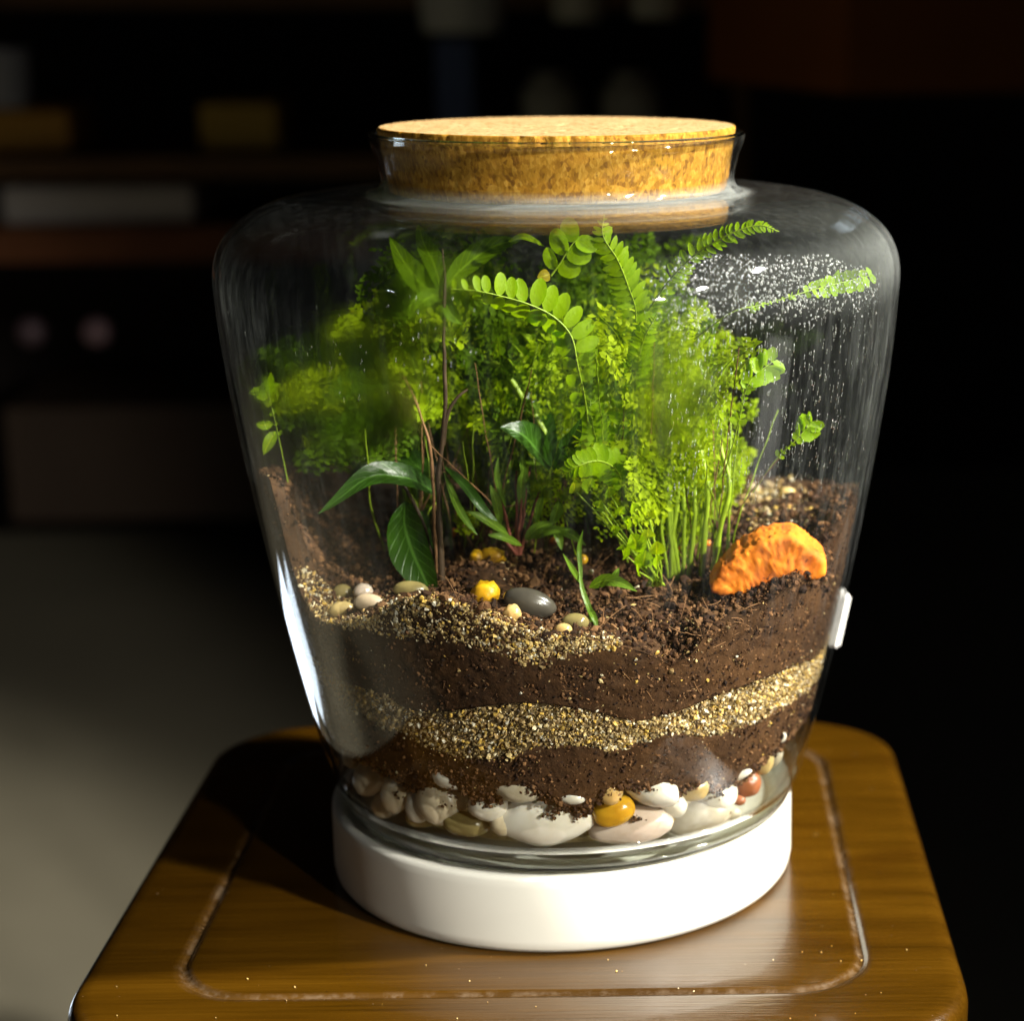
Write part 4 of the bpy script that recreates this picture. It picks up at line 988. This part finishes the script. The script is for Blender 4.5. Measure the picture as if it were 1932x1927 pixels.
for k in range(30):
    bx = rng.uniform(720, 1060); tx, ty = bx+rng.normal()*60, rng.uniform(640, 960)
    stem_part(bk, [(bx, 1040, -.01), (bx+(tx-bx)*.3+rng.normal()*8, 960, -.03), (tx, ty, rng.uniform(-.07, .0))], rng.uniform(1.0, 2.2), MAT['stem'] if k % 2 else MAT['fibre'], 'thin_stem', .5)
# --- creeping sprigs against the glass
def sprig(name, base, path, n, L, label, mat=MAT['fern']):
    p_ = plant(name, base, label, 'plant')
    frond(p_, path, n, L, oval(.75, 3, .1, .1), 'leaflet_tiny_'+name, mat, .0003, 55, face=(.1, -1, .3), start=.35, jit=.5, other_tilt=.3, shape=lambda u: .7+.5*math.sin(u*9), name='sprig'); return p_
s1 = sprig('creeping_sprig', (545, 1010, -.02), [(543, 910, -.03), (533, 860, -.035), (520, 800, -.04), (508, 750, -.04), (500, 735, -.04)], 7, .0058, 'yellow green sprig climbing the inside of the left glass')
leaf_part(s1, [(520, 815, -.04), (508, 835, -.042), (497, 858, -.042)], 22, MAT['fern'], (0, -1, .2)); leaf_part(s1, [(515, 800, -.04), (498, 803, -.042), (484, 800, -.042)], 18, MAT['fern'], (0, -1, .2))
s2 = sprig('creeping_sprig', (1440, 965, -.03), [(1420, 930, -.05), (1462, 870, -.06), (1500, 832, -.062), (1535, 795, -.06)], 9, .0052, 'thin green sprig crossing the dark glass on the right')
s3 = sprig('creeping_sprig', (1360, 960, -.05), [(1365, 900, -.07), (1385, 830, -.08), (1400, 770, -.084), (1415, 720, -.085), (1460, 680, -.08)], 13, .0064, 'bright leafy sprig beside the pale panel reflection')
s4 = sprig('creeping_sprig', (1300, 700, -.06), [(1310, 640, -.085), (1380, 590, -.095), (1450, 572, -.092), (1540, 545, -.085), (1640, 520, -.06)], 22, .0048, 'mossy sprig under the misted right shoulder')
# --- woody shrub on the left
ws = plant('woody_shrub', (838, 1118, -.055), 'dark thin woody stems with long dark leaves left of centre', 'shrub')
stem_part(ws, [(836, 1120, -.055), (830, 1000, -.056), (828, 890, -.057), (840, 765, -.058), (837, 640, -.058), (839, 545, -.058), (836, 470, -.05)], 6.8, MAT['stem_dark'], 'stem', .25)
stem_part(ws, [(834, 840, -.057), (845, 780, -.058), (862, 752, -.058), (882, 735, -.057)], 5, MAT['stem_dark'], 'branch', .4)
stem_part(ws, [(838, 1105, -.05), (815, 1040, -.048), (790, 970, -.045), (760, 915, -.04), (735, 890, -.035)], 4.5, MAT['stem_dark'], 'branch', .6)
stem_part(ws, [(825, 1080, -.05), (818, 940, -.047), (808, 830, -.045), (785, 760, -.04), (755, 700, -.03)], 4, MAT['fibre'], 'branch', .5)
leaf_part(ws, [(765, 945, -.045), (770, 1010, -.056), (795, 1080, -.062), (828, 1145, -.064)], 80, MAT['broad'], (-.3, -1, .25), label='big drooping blackish green leaf')
leaf_part(ws, [(835, 935, -.04), (760, 900, -.05), (690, 905, -.058), (602, 971, -.062)], 52, MAT['broad'], (.1, -.7, .7), label='broad arched leaf pointing left')
leaf_part(ws, [(830, 560, -.05), (800, 540, -.045), (765, 500, -.04), (735, 445, -.03)], 52, MAT['lacy_dark'], (.2, -1, .5)); leaf_part(ws, [(836, 560, -.05), (820, 500, -.04), (800, 460, -.03), (790, 425, -.02)], 40, MAT['lacy_dark'], (.2, -1, .5))
leaf_part(ws, [(838, 555, -.055), (810, 560, -.06), (785, 580, -.062), (770, 605, -.062)], 34, MAT['lacy_dark'], (.1, -1, .4)); leaf_part(ws, [(838, 560, -.055), (850, 590, -.06), (870, 612, -.06)], 28, MAT['lacy_dark'], (.1, -1, .4))
leaf_part(ws, [(838, 545, -.05), (880, 500, -.04), (930, 465, -.03), (985, 452, -.02)], 46, MAT['lacy_dark'], (.1, -1, .5)); leaf_part(ws, [(960, 455, -.05), (990, 448, -.055), (1028, 465, -.056)], 16, MAT['fern'], (.1, -.8, .7))
leaf_part(ws, [(838, 880, -.056), (880, 920, -.064), (915, 965, -.068), (940, 985, -.068)], 21, MAT['broad'], (.3, -.8, .6)); leaf_part(ws, [(838, 890, -.056), (860, 950, -.064), (880, 985, -.067), (900, 1010, -.068)], 16, MAT['narrow'], (.3, -.8, .6))
leaf_part(ws, [(820, 900, -.03), (760, 870, -.02), (700, 880, .0), (650, 915, .01)], 60, MAT['broad'], (.1, -.7, .7)); leaf_part(ws, [(800, 960, -.03), (790, 1020, -.03), (800, 1070, -.035), (805, 1100, -.036)], 50, MAT['broad'], (.4, -1, .2))
# --- broad leaved plant in the middle
bp_ = plant('broad_leaved_plant', (1045, 985, -.02), 'glossy dark broad leaves in the centre under the arching frond', 'plant')
stem_part(bp_, [(1045, 985, -.02), (1040, 930, -.03), (1042, 880, -.04)], 5, MAT['stem_dark'], 'stem', .7)
leaf_part(bp_, [(1042, 890, -.04), (1015, 850, -.052), (985, 822, -.058), (945, 805, -.06)], 66, MAT['broad'], (.3, -.8, .7)); leaf_part(bp_, [(1042, 890, -.04), (1062, 850, -.055), (1082, 820, -.06), (1096, 790, -.062)], 34, MAT['broad'], (.5, -.8, .8))
leaf_part(bp_, [(1040, 880, -.035), (1020, 820, -.03), (1010, 770, -.02), (1020, 715, -.01)], 62, MAT['broad'], (.2, -1, .4)); leaf_part(bp_, [(1045, 885, -.04), (1085, 900, -.055), (1110, 930, -.06)], 44, MAT['lacy'], (.2, -.8, .6))
leaf_part(bp_, [(1035, 880, -.03), (970, 860, -.01), (920, 850, .0), (880, 865, .01)], 56, MAT['lacy_dark'], (.2, -.8, .7))
# --- red stemmed seedling
rs_ = plant('red_stemmed_seedling', (975, 1045, -.045), 'small seedling with reddish stems and thin blades in the middle', 'plant')
for (x, y) in ((935, 905), (975, 890), (1000, 880), (985, 935), (915, 950), (1020, 925)):
    stem_part(rs_, [(975+rng.normal()*4, 1047, -.045), ((975*2+x)/3, (1047*2+y)/3+6, -.047), ((975+2*x)/3, (1047+2*y)/3, -.05), (x, y, -.052)], 4.2, MAT['stem_red'], 'stem', .5)
for (x0, y0, x1, y1, w) in ((945, 990, 925, 915, 14), (985, 960, 990, 880, 13), (1000, 930, 985, 850, 11), (955, 960, 940, 860, 9), (1010, 990, 1025, 930, 11), (960, 1010, 880, 965, 14), (990, 1020, 1050, 985, 16), (1000, 1015, 1075, 1000, 15), (985, 1030, 920, 1010, 12), (1040, 990, 1055, 945, 18), (1045, 995, 1060, 1040, 14), (1050, 1000, 1105, 1030, 15)):
    leaf_part(rs_, [(x0, y0, -.05), ((x0+x1)/2+rng.normal()*5, (y0+y1)/2-6, -.055), (x1, y1, -.056)], w*1.3, MAT['narrow'], (.2+rng.normal()*.3, -1, .5), 'blade', n=8)
# --- front seedling with a drooping leaf
fs = plant('front_seedling', (1120, 1170, -.078), 'slim green seedling arching over the hollow at the front', 'plant')
for path, w in (([(1118, 1188, -.082), (1112, 1150, -.084), (1098, 1110, -.08), (1092, 1060, -.075)], 11), ([(1110, 1110, -.075), (1140, 1095, -.08), (1170, 1100, -.084), (1202, 1117, -.086)], 24), ([(1100, 1105, -.075), (1080, 1075, -.08), (1062, 1045, -.082)], 12),
                ([(1098, 1100, -.075), (1092, 1040, -.07), (1100, 1000, -.07)], 10), ([(1105, 1140, -.08), (1120, 1165, -.086), (1127, 1192, -.088)], 13), ([(1150, 1100, -.075), (1160, 1085, -.08), (1168, 1072, -.08)], 14)):
    leaf_part(fs, path, w, MAT['narrow'], (.3, -1, .4), 'blade', n=9)
stem_part(fs, [(1126, 1192, -.086), (1136, 1175, -.088), (1140, 1150, -.088)], 2, MAT['fibre'], 'dry_stalk', .5)
# --- clover like plant
cl = plant('clover_like_plant', (1240, 1105, -.06), 'small plant of round bright green leaflets before the pale stalks', 'plant')
for (x, y, w) in ((1185, 985, 24), (1200, 1025, 34), (1178, 1040, 26), (1222, 1010, 26), (1215, 1055, 34), (1240, 1035, 28), (1240, 1060, 24), (1160, 1000, 18), (1195, 960, 22), (1225, 975, 20), (1170, 965, 18), (1205, 1075, 22), (1150, 930, 20), (1130, 955, 22), (1112, 915, 26), (1085, 920, 24)):
    stem_part(cl, [(1240+rng.normal()*8, 1105, -.06), ((1240+x)/2+8, (1105+y)/2+8, -.066), (x, y+6, -.07)], 2.2, MAT['stem'], 'stalk', .7)
    leaf_part(cl, [(x-2, y+w*.45, -.07), (x, y, -.074), (x+rng.normal()*5, y-w*.5, -.075)], w*1.15, MAT['fern'] if rng.uniform() < .7 else MAT['lacy'], (.2+rng.normal()*.4, -1, .6+rng.normal()*.2), 'leaflet', n=7, tipp=1.0)

# ------------------------------------------------------------------ water on the inside of the glass
V0, F0 = ICO1
def droplets(name, pts, rad, stretch):
    Vs, Fs, k = [], [], 0
    for (x, y), r, st_ in zip(pts, rad, stretch):
        c = hit(x, y, .0026, True)
        if c is None or np.dot(np.array([c[0], c[1]]), (CAM-c)[:2])/np.hypot(c[0], c[1]) < .08: continue
        th_ = math.atan2(c[1], c[0]); z = c[2]; dr = (R(z+4e-4)-R(z-4e-4))/8e-4
        nv = np.array([math.cos(th_), math.sin(th_), -dr]); nv /= np.linalg.norm(nv); tv = np.array([-math.sin(th_), math.cos(th_), 0]); bv = np.cross(nv, tv)
        Vs.append(V0[:, 0:1]*tv*r+V0[:, 1:2]*bv*r*st_+V0[:, 2:3]*nv*r*.75+c); Fs.append(F0+k); k += len(V0)
    o = link(name, mesh_np(name, np.concatenate(Vs)-np.array([0, 0, .0303]), np.concatenate(Fs), MAT['drop']), jar); o['kind'] = 'stuff'; return o
pts = []; rd = []; stc = []
while len(pts) < 2300:
    x, y = rng.uniform(1120, 1660), rng.uniform(470, 640)
    top_ = 480+max(0, (1300-x))*.25+max(0, x-1560)*.35; bot_ = 600-(x-1400)*.10
    if y < top_ or y > bot_+rng.normal()*22 or (x < 1300 and rng.uniform() < (1360-x)/150): continue
    pts.append((x, y)); rd.append(.00012+.00042*rng.uniform()**2.6); stc.append(rng.uniform(.9, 1.3))
droplets('condensation', pts, rd, stc)
pts = []; rd = []; stc = []
while len(pts) < 850:
    x, y = (rng.uniform(1260, 1670), rng.uniform(560, 940)) if rng.uniform() < .93 else (rng.uniform(425, 900), rng.uniform(560, 760))
    pts.append((x, y)); rd.append(rng.uniform(.0001, .00026)); stc.append(rng.uniform(1.5, 8))
droplets('drip_trails', pts, rd, stc)

def fog_patch(cx, cy_, rx, ry, amount, n=40):
    V, Al = [], []
    for jy in range(n+1):
        for ix in range(n+1):
            u, v = 2*ix/n-1, 2*jy/n-1
            V.append(hit(cx+u*rx, cy_+v*ry, .0029)); Al.append(max(0, 1-(u*u+v*v))**.8)
    V = np.array(V); i = np.arange(n); Fq = np.concatenate([np.stack([r*(n+1)+i, (r+1)*(n+1)+i, (r+1)*(n+1)+i+1, r*(n+1)+i+1], 1) for r in range(n)])
    me = mesh_np('fog_film', V-np.array([0, 0, .0303]), Fq, MAT['fog']); ca = me.attributes.new('fog', 'FLOAT', 'POINT'); ca.data.foreach_set('value', np.array(Al, dtype=np.float32)*amount)
    o = link('fog_film', me, jar); o['kind'] = 'stuff'
fog_patch(640, 730, 190, 165, .95); fog_patch(1262, 745, 95, 140, .8); fog_patch(800, 560, 120, 110, .6)

# small white tag on the right side of the jar
th_ = math.radians(5); z = .0995; dr = float(R(z+.01)-R(z-.01))/.02
nv = np.array([math.cos(th_), math.sin(th_), -dr]); nv /= np.linalg.norm(nv); tv = np.array([-math.sin(th_), math.cos(th_), 0]); bv = np.cross(nv, tv)
c0 = np.array([R(z)*math.cos(th_), R(z)*math.sin(th_), z])+nv*.0027
tgm = mat_plain('white_plastic', (.86, .86, .84), .4, .5, .01)
V, Fc = box((0, 0, 0), (.0058, .012, .0235)); V = V[:, 0:1]*nv+V[:, 1:2]*tv+V[:, 2:3]*bv
me = mesh_np('tag', V, Fc, tgm, False)
bm = bmesh.new(); bm.from_mesh(me); bmesh.ops.recalc_face_normals(bm, faces=bm.faces); bmesh.ops.bevel(bm, geom=list(bm.edges), offset=.0012, segments=2, affect='EDGES'); bm.to_mesh(me); bm.free()
o = link('white_tag', me); o.location = c0; tag(o, 'small bright white plastic tag stuck on the right side of the glass', 'tag')

# crumbs spilled on the stool
P = []
for _ in range(38):
    x, y = (rng.uniform(180, 1800), rng.uniform(1780, 1927)) if rng.uniform() < .7 else (rng.uniform(1500, 1780), rng.uniform(1500, 1900))
    p = atz(x, y, 0)
    u = p[:2]-TC; a_ = -TY; lx, ly = u[0]*math.cos(a_)-u[1]*math.sin(a_), u[0]*math.sin(a_)+u[1]*math.cos(a_)
    if max(abs(lx), abs(ly)) > H-.012 or math.hypot(p[0]-CXS, p[1]) < .098: continue
    P.append(p+np.array([0, 0, .0002]))
P = np.array(P); tag(grains('spilled_grit', P, rng.uniform(.00010, .00034, len(P)), SAND[rng.choice(9, len(P), p=SP)]*1.1, MAT['grain']), 'tiny crumbs of sand spilled on the stool')
